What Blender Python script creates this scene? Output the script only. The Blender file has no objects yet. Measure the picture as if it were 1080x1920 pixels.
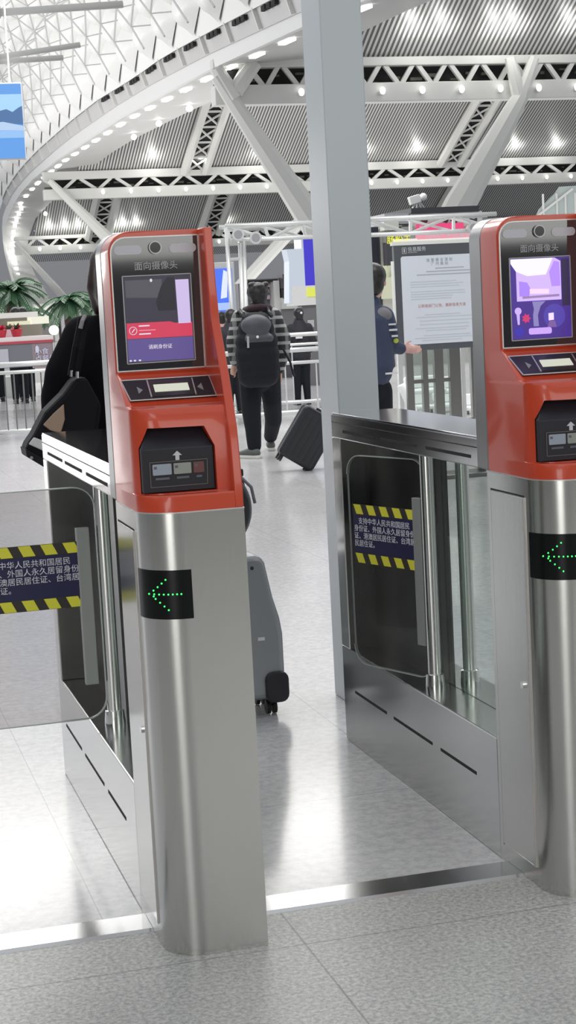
import bpy, bmesh, math, random
from mathutils import Vector, Matrix, Euler
random.seed(7)
SC = bpy.context.scene
COL = SC.collection
# ---------------------------------------------------------------- camera
CR = Vector((0.9626969, -0.26555808, -0.0518998))
CU = Vector((0.08183659, 0.10293312, 0.99131607))
CW = Vector((0.25790978, 0.95858421, -0.12082577))
CC = Vector((0, 0, 1.5)); FPX = 3200.0
cam = bpy.data.cameras.new('camera'); co = bpy.data.objects.new('camera', cam); COL.objects.link(co)
cam.sensor_fit = 'VERTICAL'; cam.sensor_height = 24; cam.lens = FPX / 1920 * 24
cam.clip_start = .05; cam.clip_end = 1000
m = Matrix((CR, CU, -CW)).transposed().to_4x4(); m.translation = CC; co.matrix_world = m
SC.camera = co
# ---------------------------------------------------------------- light
w = bpy.data.worlds.new('world'); SC.world = w; w.use_nodes = True
bg = w.node_tree.nodes['Background']; bg.inputs[0].default_value = (.92, .95, 1, 1); bg.inputs[1].default_value = .76
def area(loc, rot, sx, sy, power, col=(1, .98, .95)):  # area lamps added as fill; no fixtures modelled
    l = bpy.data.lights.new('hall_fill', 'AREA'); l.shape = 'RECTANGLE'; l.size = sx; l.size_y = sy; l.energy = power; l.color = col
    o = bpy.data.objects.new('hall_fill', l); COL.objects.link(o); o.location = loc; o.rotation_euler = rot; return o
area((1.5, 9, 8), (0, 0, 0), 8, 3, 330)
area((5, 18, 8), (0, 0, 0), 12, 4, 900)
area((-1, -1.5, 4.6), (math.radians(18), 0, 0), 2.4, 1.0, 25)  # front fill added to brighten the gates and column
area((4, 38, 11), (0, 0, 0), 20, 6, 2500)
area((-15, 120, 7), (0, math.radians(242), 0), 5, 90, 13500)  # off-frame fill added to brighten the skylight cells
area((40, 125, 2.5), (math.radians(180), 0, 0), 40, 60, 8000)  # upward fill added under the right-hand roof
SC.view_settings.view_transform = 'Standard'; SC.view_settings.look = 'None'
SC.view_settings.exposure = 0.0; SC.view_settings.gamma = 1; SC.view_settings.use_curve_mapping = False

def ray(px, py): return CR * ((px - 540) / FPX) - CU * ((py - 960) / FPX) + CW
def at(px, py, Y):
    d = ray(px, py); return CC + d * (Y / d.y)
def atx(px, py, X):
    d = ray(px, py); return CC + d * (X / d.x)
def atz(px, py, Z=0.0):
    d = ray(px, py); return CC + d * ((Z - CC.z) / d.z)
# ---------------------------------------------------------------- materials
MT = {}
def mat(name, col, rough=.5, metal=0, emit=0, ecol=None, alpha=1, trans=0, coat=0, noise=None, ior=1.5, spec=.5):
    if name in MT: return MT[name]
    m = bpy.data.materials.new(name); m.use_nodes = True; nt = m.node_tree; b = nt.nodes['Principled BSDF']
    b.inputs['Base Color'].default_value = (*col, 1); b.inputs['Roughness'].default_value = rough
    b.inputs['Metallic'].default_value = metal; b.inputs['IOR'].default_value = ior
    b.inputs['Specular IOR Level'].default_value = spec
    if emit: b.inputs['Emission Color'].default_value = (*(ecol or col), 1); b.inputs['Emission Strength'].default_value = emit
    if trans: b.inputs['Transmission Weight'].default_value = trans
    if coat: b.inputs['Coat Weight'].default_value = coat; b.inputs['Coat Roughness'].default_value = .08
    if alpha < 1: b.inputs['Alpha'].default_value = alpha
    if noise:
        sc, amt, rv = noise[:3]; st = noise[3] if len(noise) > 3 else (1, 1, 1)
        tc = nt.nodes.new('ShaderNodeTexCoord'); mp = nt.nodes.new('ShaderNodeMapping'); mp.inputs['Scale'].default_value = st
        n = nt.nodes.new('ShaderNodeTexNoise'); n.inputs['Scale'].default_value = sc; n.inputs['Detail'].default_value = 5
        nt.links.new(tc.outputs['Object'], mp.inputs[0]); nt.links.new(mp.outputs[0], n.inputs['Vector'])
        mx = nt.nodes.new('ShaderNodeMix'); mx.data_type = 'RGBA'
        nt.links.new(n.outputs['Fac'], mx.inputs[0])
        mx.inputs[6].default_value = tuple(c * (1 - amt) for c in col) + (1,); mx.inputs[7].default_value = tuple(min(1, c * (1 + amt)) for c in col) + (1,)
        nt.links.new(mx.outputs[2], b.inputs['Base Color'])
        if rv:
            mr = nt.nodes.new('ShaderNodeMapRange'); mr.inputs[3].default_value = rough - rv; mr.inputs[4].default_value = rough + rv
            nt.links.new(n.outputs['Fac'], mr.inputs[0]); nt.links.new(mr.outputs[0], b.inputs['Roughness'])
    MT[name] = m; return m
STEEL = mat('brushed_steel', (.60, .60, .575), .22, 1, noise=(6, .05, .05, (60, 60, 1)))
STEEL_S = mat('side_steel', (.56, .56, .55), .17, 1)
STEEL_D = mat('dark_steel', (.30, .30, .29), .28, 1)
STEEL_P = mat('polished_steel', (.62, .62, .62), .16, 1)
CHROME = mat('chrome', (.78, .78, .77), .16, 1)
TRIMM = mat('light_metal_trim', (.66, .63, .62), .35, .7)
ORANGE = mat('orange_paint', (.56, .060, .022), .32, 0, coat=.5, noise=(3, .05, 0))
SHELL = mat('grey_shell', (.36, .36, .36), .3, .7)
BLACKG = mat('black_glass', (.006, .006, .011), .05, 0, spec=.9, ior=1.75)
BLACKP = mat('black_plastic', (.015, .015, .018), .35)
DGREY = mat('dark_grey_plastic', (.018, .018, .024), .42, spec=.35)
MGREY = mat('grey_plastic', (.25, .25, .27), .4)
WHITEP = mat('white_paint', (.8, .8, .78), .5, noise=(.3, .03, 0))
BEAM = mat('white_steelwork', (.72, .72, .69), .45, noise=(.2, .05, 0))
BEAM2 = mat('grey_white_panel', (.60, .60, .585), .5, noise=(.15, .06, 0))
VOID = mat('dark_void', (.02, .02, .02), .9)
COLM = mat('column_paint', (.50, .545, .56), .3, noise=(1.2, .05, .04))
def glassmat(name, col, a, rough=.03):
    m = bpy.data.materials.new(name); m.use_nodes = True; nt = m.node_tree; nt.nodes.clear()
    out = nt.nodes.new('ShaderNodeOutputMaterial'); t = nt.nodes.new('ShaderNodeBsdfTransparent'); t.inputs[0].default_value = (*col, 1)
    g = nt.nodes.new('ShaderNodeBsdfGlossy'); g.inputs['Roughness'].default_value = rough; g.inputs[0].default_value = (.9, .92, .9, 1)
    f = nt.nodes.new('ShaderNodeLayerWeight'); f.inputs[0].default_value = .5
    pw = nt.nodes.new('ShaderNodeMath'); pw.operation = 'POWER'; pw.inputs[1].default_value = 5; nt.links.new(f.outputs['Facing'], pw.inputs[0])
    ma = nt.nodes.new('ShaderNodeMath'); ma.operation = 'MULTIPLY_ADD'; ma.inputs[1].default_value = .9; ma.inputs[2].default_value = a
    x = nt.nodes.new('ShaderNodeMixShader'); nt.links.new(pw.outputs[0], ma.inputs[0]); nt.links.new(ma.outputs[0], x.inputs[0])
    nt.links.new(t.outputs[0], x.inputs[1]); nt.links.new(g.outputs[0], x.inputs[2]); nt.links.new(x.outputs[0], out.inputs[0])
    MT[name] = m; return m
GLASS_T = glassmat('tinted_flap_glass', (.78, .77, .77), .02)
GLASS_C = glassmat('clear_side_glass', (.80, .84, .82), .03)
def emis(name, col, s=1.0): return mat(name, (.02, .02, .02), .4, 0, emit=s, ecol=col)
LAMP = emis('lamp_glow', (1, .98, .95), 5)
# ---------------------------------------------------------------- mesh builder
class MB:
    def __init__(s): s.v = []; s.f = []
    def add(s, vs, fs):
        n = len(s.v); s.v += [tuple(p) for p in vs]; s.f += [tuple(i + n for i in f) for f in fs]; return s
    def box(s, x0, x1, y0, y1, z0, z1, M=None):
        vs = [Vector((x, y, z)) for x in (x0, x1) for y in (y0, y1) for z in (z0, z1)]
        if M is not None: vs = [M @ p for p in vs]
        return s.add(vs, [(0, 1, 3, 2), (4, 6, 7, 5), (0, 4, 5, 1), (2, 3, 7, 6), (0, 2, 6, 4), (1, 5, 7, 3)])
    def prism(s, poly, d0, d1, axis='y', M=None):
        n = len(poly)
        def P(a, b, d):
            return Vector((a, d, b)) if axis == 'y' else Vector((d, a, b)) if axis == 'x' else Vector((a, b, d))
        vs = [P(a, b, d0) for a, b in poly] + [P(a, b, d1) for a, b in poly]
        if M is not None: vs = [M @ p for p in vs]
        fs = [tuple(range(n)), tuple(range(2 * n - 1, n - 1, -1))] + [(i, i + n, (i + 1) % n + n, (i + 1) % n) for i in range(n)]
        return s.add(vs, fs)
    def tube(s, pts, rad, n=8, sx=1, up=None):
        pts = [Vector(p) for p in pts]
        if not isinstance(rad, (list, tuple)): rad = [rad] * len(pts)
        vs = []; prev = None
        for i, p in enumerate(pts):
            a = pts[max(0, i - 1)]; b = pts[min(len(pts) - 1, i + 1)]; t = (b - a).normalized()
            if up is not None: u = Vector(up)
            elif prev is not None: u = prev
            else: u = Vector((0, 0, 1)) if abs(t.z) < .9 else Vector((0, 1, 0))
            sd = t.cross(u); 
            if sd.length < 1e-6: sd = t.cross(Vector((1, 0, 0)))
            sd.normalize(); u = sd.cross(t).normalized(); prev = u
            for k in range(n):
                an = 2 * math.pi * (k + .5) / n; vs.append(p + sd * math.cos(an) * rad[i] * sx + u * math.sin(an) * rad[i])
        fs = []
        for i in range(len(pts) - 1):
            for k in range(n):
                a = i * n + k; b = i * n + (k + 1) % n; fs.append((a, b, b + n, a + n))
        fs.append(tuple(range(n - 1, -1, -1))); fs.append(tuple(range((len(pts) - 1) * n, len(pts) * n)))
        return s.add(vs, fs)
    def bar(s, a, b, w, h=None, up=(0, 0, 1)):
        h = h or w; a = Vector(a); b = Vector(b); t = (b - a).normalized(); u = Vector(up)
        sd = t.cross(u)
        if sd.length < 1e-4: sd = t.cross(Vector((1, 0, 0)))
        sd.normalize(); u = sd.cross(t).normalized()
        vs = [p + sd * (w / 2 * i) + u * (h / 2 * j) for p in (a, b) for i, j in ((-1, -1), (1, -1), (1, 1), (-1, 1))]
        return s.add(vs, [(0, 3, 2, 1), (4, 5, 6, 7), (0, 1, 5, 4), (1, 2, 6, 5), (2, 3, 7, 6), (3, 0, 4, 7)])
    def ball(s, c, r, n=12, m=8, M=None):
        c = Vector(c); r = Vector(r) if isinstance(r, (tuple, list)) else Vector((r, r, r)); vs = []; fs = []
        for j in range(1, m):
            ph = math.pi * j / m
            for i in range(n):
                th = 2 * math.pi * i / n
                p = Vector((math.sin(ph) * math.cos(th) * r.x, math.sin(ph) * math.sin(th) * r.y, math.cos(ph) * r.z))
                vs.append((M @ p if M is not None else p) + c)
        tp = Vector((0, 0, r.z)); bt = Vector((0, 0, -r.z))
        vs.append((M @ tp if M is not None else tp) + c); vs.append((M @ bt if M is not None else bt) + c); T = len(vs) - 2; B = T + 1
        for j in range(m - 2):
            for i in range(n): a = j * n + i; b = j * n + (i + 1) % n; fs.append((a, a + n, b + n, b))
        for i in range(n):
            fs.append((T, i, (i + 1) % n)); fs.append((B, (m - 2) * n + (i + 1) % n, (m - 2) * n + i))
        return s.add(vs, fs)
    def limb(s, pts, rad, n=10, sx=1, up=None):
        s.tube(pts, rad, n, sx, up); s.ball(pts[0], rad[0]); s.ball(pts[-1], rad[-1]); return s
    def quad(s, *ps): return s.add(ps, [tuple(range(len(ps)))])
    def mesh(s, name):
        me = bpy.data.meshes.new(name); me.from_pydata(s.v, [], s.f); 
        bm = bmesh.new(); bm.from_mesh(me); bmesh.ops.recalc_face_normals(bm, faces=bm.faces); bm.to_mesh(me); bm.free(); return me
    def build(s, name, m, parent=None, smooth=False, bevel=0, seg=2, off=None):
        me = s.mesh(name)
        if off is not None: me.transform(Matrix.Translation(-Vector(off)))
        if m: me.materials.append(m)
        o = bpy.data.objects.new(name, me); COL.objects.link(o)
        if parent: o.parent = parent
        if smooth:
            for p in me.polygons: p.use_smooth = True
        if bevel:
            b = o.modifiers.new('bevel', 'BEVEL'); b.width = bevel; b.segments = seg; b.limit_method = 'ANGLE'; b.angle_limit = .6
        return o
def auto(o, ang=40):
    me = o.data
    for p in me.polygons: p.use_smooth = True
    bm = bmesh.new(); bm.from_mesh(me)
    for e in bm.edges:
        if len(e.link_faces) == 2 and e.calc_face_angle(0) > math.radians(ang): e.smooth = False
    bm.to_mesh(me); bm.free(); return o
def evalmesh(o):
    dg = bpy.context.evaluated_depsgraph_get(); return bpy.data.meshes.new_from_object(o.evaluated_get(dg))
def blob(mb, name, m, parent, vox, smooth=3, off=None):
    o = mb.build(name, m, None); r = o.modifiers.new('r', 'REMESH'); r.mode = 'VOXEL'; r.voxel_size = vox; r.use_smooth_shade = True
    s = o.modifiers.new('s', 'SMOOTH'); s.iterations = smooth; s.factor = .6
    me = evalmesh(o); o.modifiers.clear(); old = o.data; o.data = me; bpy.data.meshes.remove(old); me.name = name
    if off is not None: me.transform(Matrix.Translation(-Vector(off)))
    me.materials.clear(); me.materials.append(m)
    for p in me.polygons: p.use_smooth = True
    if parent: o.parent = parent
    return o
def boolean(o, cutter):
    cutter.parent = o.parent
    b = o.modifiers.new('b', 'BOOLEAN'); b.object = cutter; b.operation = 'DIFFERENCE'; b.solver = 'EXACT'
    bpy.context.view_layer.update(); me = evalmesh(o); o.modifiers.clear(); o.data = me; bpy.data.objects.remove(cutter); return o
def tag(o, label, cat, group=None):
    o['label'] = label; o['category'] = cat
    if group: o['group'] = group
    return o
def thing(name, label, cat, loc=(0, 0, 0), group=None, rz=0):
    o = bpy.data.objects.new(name, None); COL.objects.link(o); o.location = loc; o.rotation_euler = (0, 0, rz); o.empty_display_size = .1
    return tag(o, label, cat, group)
def struct(o): o['kind'] = 'structure'; return o
def copy_tree(o, parent=None, skip=()):
    c = o.copy(); COL.objects.link(c); c.parent = parent
    for ch in [x for x in bpy.data.objects if x.parent == o]:
        if ch.name.split('.')[0] not in skip: copy_tree(ch, c, skip)
    return c
FONTS = {}
def text_mesh(name, body, size, m, parent, M, align='LEFT', spacing=1, line=1, bold=.0, extr=.0004):
    cu = bpy.data.curves.new(name, 'FONT'); cu.body = body; cu.size = size; cu.extrude = extr; cu.align_x = align; cu.offset = bold
    cu.space_character = spacing; cu.space_line = line; cu.resolution_u = 2
    t = bpy.data.objects.new(name, cu); COL.objects.link(t); bpy.context.view_layer.update()
    me = evalmesh(t); bpy.data.objects.remove(t); me.transform(M); me.materials.clear(); me.materials.append(m)
    o = bpy.data.objects.new(name, me); COL.objects.link(o); o.parent = parent; return o
FACE = Matrix(((1, 0, 0, 0), (0, 0, -1, 0), (0, 1, 0, 0), (0, 0, 0, 1)))   # text facing -y
def T(x, y, z): return Matrix.Translation((x, y, z))
def rrect(x0, x1, z0, z1, r, n=5, corners=(1, 1, 1, 1)):
    out = []
    for (cx, cz, a0, on) in ((x0 + r, z0 + r, 180, corners[0]), (x1 - r, z0 + r, 270, corners[1]), (x1 - r, z1 - r, 0, corners[2]), (x0 + r, z1 - r, 90, corners[3])):
        if on:
            for k in range(n + 1):
                a = math.radians(a0 + 90 * k / n); out.append((cx + r * math.cos(a), cz + r * math.sin(a)))
        else:
            out.append((x0 if cx < (x0 + x1) / 2 else x1, z0 if cz < (z0 + z1) / 2 else z1))
    return out

# ================================================================ SETTING
def floor_mat(name, base, speck, sx, sy, ox, oy, rough, sc, amt, jw=.005, jd=.55):
    m = bpy.data.materials.new(name); m.use_nodes = True; nt = m.node_tree; b = nt.nodes['Principled BSDF']; N = nt.nodes.new; Lk = nt.links.new
    g = N('ShaderNodeNewGeometry'); sep = N('ShaderNodeSeparateXYZ'); Lk(g.outputs['Position'], sep.inputs[0])
    n1 = N('ShaderNodeTexNoise'); n1.inputs['Scale'].default_value = sc; n1.inputs['Detail'].default_value = 6; n1.inputs['Roughness'].default_value = .75
    Lk(g.outputs['Position'], n1.inputs['Vector'])
    r1 = N('ShaderNodeValToRGB'); r1.color_ramp.elements[0].position = .40; r1.color_ramp.elements[1].position = .60
    r1.color_ramp.elements[0].color = (*speck, 1); r1.color_ramp.elements[1].color = (*base, 1); Lk(n1.outputs['Fac'], r1.inputs[0])
    n2 = N('ShaderNodeTexNoise'); n2.inputs['Scale'].default_value = 2.2; n2.inputs['Detail'].default_value = 3; Lk(g.outputs['Position'], n2.inputs['Vector'])
    mx = N('ShaderNodeMix'); mx.data_type = 'RGBA'; mx.blend_type = 'MULTIPLY'; mx.inputs[0].default_value = amt
    Lk(r1.outputs[0], mx.inputs[6]); Lk(n2.outputs['Fac'], mx.inputs[7])
    def joint(axis, size, off):
        a = N('ShaderNodeMath'); a.operation = 'SUBTRACT'; a.inputs[1].default_value = off; Lk(sep.outputs[axis], a.inputs[0])
        c = N('ShaderNodeMath'); c.operation = 'PINGPONG'; c.inputs[1].default_value = size / 2; Lk(a.outputs[0], c.inputs[0])
        d = N('ShaderNodeMath'); d.operation = 'LESS_THAN'; d.inputs[1].default_value = jw / 2; Lk(c.outputs[0], d.inputs[0]); return d
    jx = joint(0, sx, ox); jy = joint(1, sy, oy); mm = N('ShaderNodeMath'); mm.operation = 'MAXIMUM'; Lk(jx.outputs[0], mm.inputs[0]); Lk(jy.outputs[0], mm.inputs[1])
    sc2 = N('ShaderNodeMath'); sc2.operation = 'MULTIPLY'; sc2.inputs[1].default_value = jd; Lk(mm.outputs[0], sc2.inputs[0])
    m2 = N('ShaderNodeMix'); m2.data_type = 'RGBA'; Lk(sc2.outputs[0], m2.inputs[0]); Lk(mx.outputs[2], m2.inputs[6]); m2.inputs[7].default_value = (.08, .08, .08, 1)
    Lk(m2.outputs[2], b.inputs['Base Color']); b.inputs['Roughness'].default_value = rough; b.inputs['Coat Weight'].default_value = .3 if rough < .3 else 0
    b.inputs['Coat Roughness'].default_value = .12
    return m
GRAN = floor_mat('speckled_granite', (.60, .60, .56), (.30, .30, .31), 1.1, 1.1, .995, 3.745, .38, 85, .35)
TILE = floor_mat('polished_pale_tile', (.68, .67, .675), (.52, .52, .53), 1.1, 1.1, 1.67, 5.96, .2, 30, .2, .004, .4)
fl = MB().box(-40, 60, -8, 4.03, -.1, 0).build('floor', GRAN); struct(fl)
fl2 = MB().box(-60, 160, 4.03, 330, -.1, 0).build('floor', TILE); struct(fl2)
# back wall, added glow panels and dark left wall for steel reflections, far wall
WALLB = mat('back_wall', (.20, .20, .195), .6)
struct(MB().box(-40, 40, -6.3, -6, 0, 9).build('wall_back', WALLB))
struct(MB().box(-14, -13.7, -6, 24.0, 0, 6).build('added_wall_left', mat('dark_wall', (.07, .07, .075), .6)))  # unseen wall added so the gate steel reflects a dark band
GLOW = emis('streak_glow', (1, 1, .97), 3.8)
struct(MB().box(-7.2, -3.3, -5.99, -5.93, 0, 5).build('glow_panel_1', GLOW))  # unseen glow panel added for the bright streak on the gate corners
struct(MB().box(.6, 9, -5.99, -5.93, 1.93, 6.0).build('glow_panel_2', emis('lit_pane', (1, 1, .97), 2.2)))  # unseen glow panel added for the pale reflection in the gate displays
struct(MB().box(-100, 260, 318, 320, 0, 40).build('wall_far', mat('far_wall', (.42, .42, .43), .7)))

# floor threshold plates between the gates
for x0, x1, lab in ((-.068, .6745, 'polished steel floor strip across the lane left of the orange gates'), (.9115, 1.6515, 'polished steel floor strip across the lane between the two orange gates')):
    o = MB().prism([(3.972, 0), (4.092, 0), (4.088, .006), (3.982, .006)], x0, x1, 'x').build('threshold_plate', STEEL_P); tag(o, lab, 'floor strip')

# ================================================================ TICKET GATES
def outline(xl, xr, yf, yb, r, n=8):
    pts = [(xl, yb)]
    for k in range(n + 1):
        a = math.pi / 2 * k / n; pts.append((xl + r - r * math.cos(a), yf + r - r * math.sin(a)))
    pts += [(xr, yf), (xr, yb)]; return pts
def loft(mb, levels):
    n = len(levels[0][1]); vs = []; fs = []
    for z, pl in levels: vs += [(x, y, z) for x, y in pl]
    for i in range(len(levels) - 1):
        for k in range(n): a = i * n + k; b = i * n + (k + 1) % n; fs.append((a, b, b + n, a + n))
    fs.append(tuple(range(n - 1, -1, -1))); fs.append(tuple(range((len(levels) - 1) * n, len(levels) * n))); return mb.add(vs, fs)
W = .236; RC = .095
STICK = mat('navy_sticker', (.018, .018, .07), .4); STY = mat('yellow_stripe', (.75, .72, .05), .5); STK = mat('dark_stripe', (.035, .028, .025), .5); TXW = mat('white_lettering', (.75, .75, .82), .5)
def sticker(parent, M, flip=1):
    """warning sticker, 0.312 x 0.186, lying in local xz facing -y"""
    st = MB().box(0, .312, -.0012, 0, 0, .186, M).build('warning_sticker', STICK, parent)
    for z0 in (0, .154):
        MB().box(0, .312, -.0018, -.0006, z0, z0 + .032, M).build('stripe_band', STK, st)
        mb = MB()
        for k in range(5):
            x = .006 + k * .0625; mb.prism([(x + .014, z0 + .001), (x + .048, z0 + .001), (x + .034, z0 + .031), (x, z0 + .031)], -.0026, -.0012, 'y', M)
        mb.build('yellow_stripes', STY, st)
    text_mesh('lettering', '\u3000支持中华人民共和国居民\n身份证、外国人永久居留身份\n证、港澳居民居住证、台湾居\n民居住证。', .0225, TXW, st, M @ T(.006, -.003, .126) @ FACE, line=1.05)
    return st
def make_gate():
    t = thing('ticket_gate', 'x', 'ticket gate', (.675, 3.77, 0))
    kb = auto(loft(MB(), [(0, outline(0, W, 0, .36, RC)), (1.045, outline(0, W, 0, .36, RC))]).build('kiosk_body', STEEL, t))
    MB().box(-.0025, .01, .125, .335, .05, .995).build('service_door', STEEL, t, bevel=.002)
    dr = [o for o in bpy.data.objects if o.name.startswith('service_door')][-1]
    MB().tube([(-.001, .16, .515), (-.008, .16, .515)], [.009, .009], 14).build('door_lock', CHROME, dr)
    gr = MB(); 
    for a in ((.122, .126, .047, 1.0), (.334, .338, .047, 1.0)): gr.box(-.0008, .001, *a)
    gr.box(-.0008, .001, .122, .338, .996, 1.0); gr.build('door_gap', VOID, dr)
    MB().box(-.0045, .001, .118, .1215, .05, .995).build('door_edge', TRIMM, dr)
    # ----- side passage section
    MB().box(0, W, .36, 1.75, 0, .33).build('base_panel', STEEL_S, t, bevel=.004)
    MB().box(0, W, .36, 1.75, 1.045, 1.125).build('top_beam', STEEL_S, t, bevel=.004)
    MB().box(.002, W - .002, .30, 1.745, 1.124, 1.129).build('top_cover', mat('cover_steel', (.66, .66, .70), .09, 1), t, bevel=.002)
    s = MB()
    for y0, y1 in ((.47, .82), (.90, 1.23), (1.29, 1.62)):
        s.box(-.0008, .004, y0, y1, 1.068, 1.077)
    s.build('beam_slot', VOID, t)
    s = MB()
    for y0, y1 in ((.52, .80), (.87, 1.22), (1.29, 1.62)): s.box(-.0008, .004, y0, y1, .188, .197)
    s.build('base_slot', VOID, t)
    MB().box(-.0006, .002, .37, 1.745, 1.098, 1.101).build('beam_groove', DGREY, t)
    MB().box(0, W, 1.66, 1.75, .33, 1.045).build('end_post', STEEL_S, t, bevel=.003)
    MB().box(.10, .136, 1.02, 1.66, .33, 1.045).build('inner_panel', mat('inner_dark_steel', (.10, .10, .10), .25, .8), t)
    MB().box(.115, .121, .36, 1.02, .33, 1.045).build('side_glass', GLASS_C, t)
    for px_ in (.062, W - .062):
        po = MB().tube([(px_, .995, .33), (px_, .995, 1.05)], .0205, 20).build('pivot_post', CHROME, t); auto(po, 50)
        auto(MB().tube([(px_, .995, .325), (px_, .995, .338), (px_, .995, .372), (px_, .995, .375)], [.030, .030, .027, .02], 20).build('post_collar', CHROME, po), 50)
    # ----- head
    L = [(1.045, outline(0, W - .02, 0, .345, RC)), (1.080, outline(0, W - .02, 0, .345, RC)), (1.084, outline(0, W - .02, .003, .345, RC)),
         (1.085, outline(0, W - .02, .032, .345, .08)), (1.18, outline(0, W - .02, .036, .345, .075)), (1.272, outline(0, W - .02, .050, .345, .06)),
         (1.279, outline(0, W - .02, .056, .345, .055)), (1.284, outline(0, W - .02, .118, .345, .02)), (1.292, outline(0, W - .02, .13, .345, .015)), (1.346, outline(0, W - .02, .208, .345, .012)),
         (1.352, outline(0, W - .02, .225, .345, .01)), (1.357, outline(0, W - .02, .232, .345, .008)), (1.640, outline(0, W - .02, .232, .345, .008))]
    for k in range(1, 7):
        a = math.pi / 2 * k / 6; L.append((1.640 + .048 * math.sin(a), outline(.048 * (1 - math.cos(a)), W - .02, .232, .345, .008)))
    head = loft(MB(), L).build('head_housing', ORANGE, t)
    hexo = [(.033, 1.236), (.163, 1.234), (.184, 1.188), (.184, 1.0865), (.013, 1.0865), (.013, 1.19)]
    cut = MB().prism(hexo, -.05, .115, 'y').build('cut', ORANGE)
    head = boolean(head, cut); auto(head, 35)
    fin = auto(MB().prism([(0, 1.045), (0, 1.088), (.022, 1.228), (.026, 1.236), (.072, 1.348), (.138, 1.471), (.155, 1.558), (.168, 1.688), (.345, 1.688), (.345, 1.045)], W - .0205, W, 'x').build('side_fin', ORANGE, t, bevel=.003), 30)
    sh = [(0, 1.045), (0, 1.640)] + [(.048 * (1 - math.cos(math.pi / 2 * k / 8)), 1.640 + .050 * math.sin(math.pi / 2 * k / 8)) for k in range(1, 9)] + [(W + .001, 1.690), (W + .001, 1.045)]
    auto(MB().prism([(x - .001 if x == 0 else x, z) for x, z in sh], .345, .425, 'y').build('rear_shell', SHELL, t, bevel=.004), 30)
    # seam strips of the lip
    auto(loft(MB(), [(1.0425, outline(-.0012, W + .0005, -.0015, .345, RC)), (1.0455, outline(-.0012, W + .0005, -.0015, .345, RC))]).build('lip_seam', TRIMM, t))
    # ----- display panel
    pan = [(.004, 1.362), (.2145, 1.362), (.2145, 1.674)] + [(.004 + .036 * (1 - math.sin(math.pi / 2 * k / 6)), 1.638 + .036 * math.cos(math.pi / 2 * k / 6)) for k in range(0, 7)]
    dp = MB().prism(pan, .2285, .233, 'y').build('display_panel', BLACKG, t)
    fr = MB(); n = len(pan)
    for i in range(n): fr.bar((pan[i][0], .2285, pan[i][1]), (pan[(i + 1) % n][0], .2285, pan[(i + 1) % n][1]), .0028, .0028, (0, 1, 0))
    fr.build('panel_rim', TRIMM, dp)
    fr = MB()
    for a, b in (((.028, 1.379), (.192, 1.380)), ((.192, 1.380), (.192, 1.584)), ((.192, 1.584), (.028, 1.584)), ((.028, 1.584), (.028, 1.379))):
        fr.bar((a[0], .2278, a[1]), (b[0], .2278, b[1]), .0022, .003, (0, 1, 0))
    fr.build('screen_frame', mat('screen_rim', (.42, .42, .42), .4), dp)
    for x0, x1 in ((.012, .078), (.144, .209)):
        MB().prism(rrect(x0, x1, 1.634, 1.655, .0100), .2268, .229, 'y').build('fill_light_window', mat('frosted_window', (.50, .50, .54), .35, spec=.6), dp)
    auto(MB().tube([(.110, .229, 1.648), (.110, .222, 1.648)], [.0155, .0155], 28).build('camera_ring', mat('lens_ring', (.35, .35, .36), .25, .8), dp))
    auto(MB().tube([(.110, .2215, 1.648), (.110, .2212, 1.648)], [.0125, .0125], 28).build('camera_lens', mat('lens_black', (.01, .01, .012), .1), dp))
    text_mesh('lettering', '面向摄像头', .021, mat('panel_lettering', (.42, .42, .44), .5), dp, T(.110, .2275, 1.5985) @ FACE, 'CENTER')
    # ----- slot panel
    def sp(u, v): return Vector((u, .132 + (.203 - .132) * v - .004, 1.2945 + .0445 * v + .003))
    q = [(.004, 1), (.2155, 1), (.2155, 0), (.012, 0)]
    fp = [sp(*a) for a in q]; bk = [p + Vector((0, .006, -.006)) for p in fp]
    spn = MB().add(fp + bk, [(0, 1, 2, 3), (7, 6, 5, 4), (0, 4, 5, 1), (1, 5, 6, 2), (2, 6, 7, 3), (3, 7, 4, 0)]).build('slot_panel', BLACKP, t)
    e = MB()
    for i in range(4): e.bar(fp[i], fp[(i + 1) % 4], .0024, .0024)
    e.build('panel_rim', TRIMM, spn)
    nrm = Vector((0, -.0445, .071)).normalized()
    def flat(poly, name, mm, h=.001):
        a = [sp(*p) + nrm * h for p in poly]; b = [sp(*p) for p in poly]; k = len(a)
        return MB().add(a + b, [tuple(range(k)), tuple(range(2 * k - 1, k - 1, -1))] + [(i, i + k, (i + 1) % k + k, (i + 1) % k) for i in range(k)]).build(name, mm, spn)
    flat([(.066, .9), (.170, .9), (.166, .12), (.064, .12)], 'slot_surround', mat('surround', (.03, .03, .033), .25), .0012)
    flat([(.0635, .92), (.0665, .92), (.0645, .1), (.0615, .1)], 'divider', TRIMM, .002); flat([(.171, .9), (.174, .9), (.170, .1), (.167, .1)], 'divider', TRIMM, .002)
    flat([(.076, .66), (.158, .66), (.157, .32), (.075, .32)], 'paper_slot', emis('slot_light', (.85, .88, .72), .75), .003)
    flat([(.036, .62), (.036, .28), (.048, .45)], 'arrow_mark', MGREY, .002); flat([(.190, .62), (.190, .28), (.178, .45)], 'arrow_mark', MGREY, .002)
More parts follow.
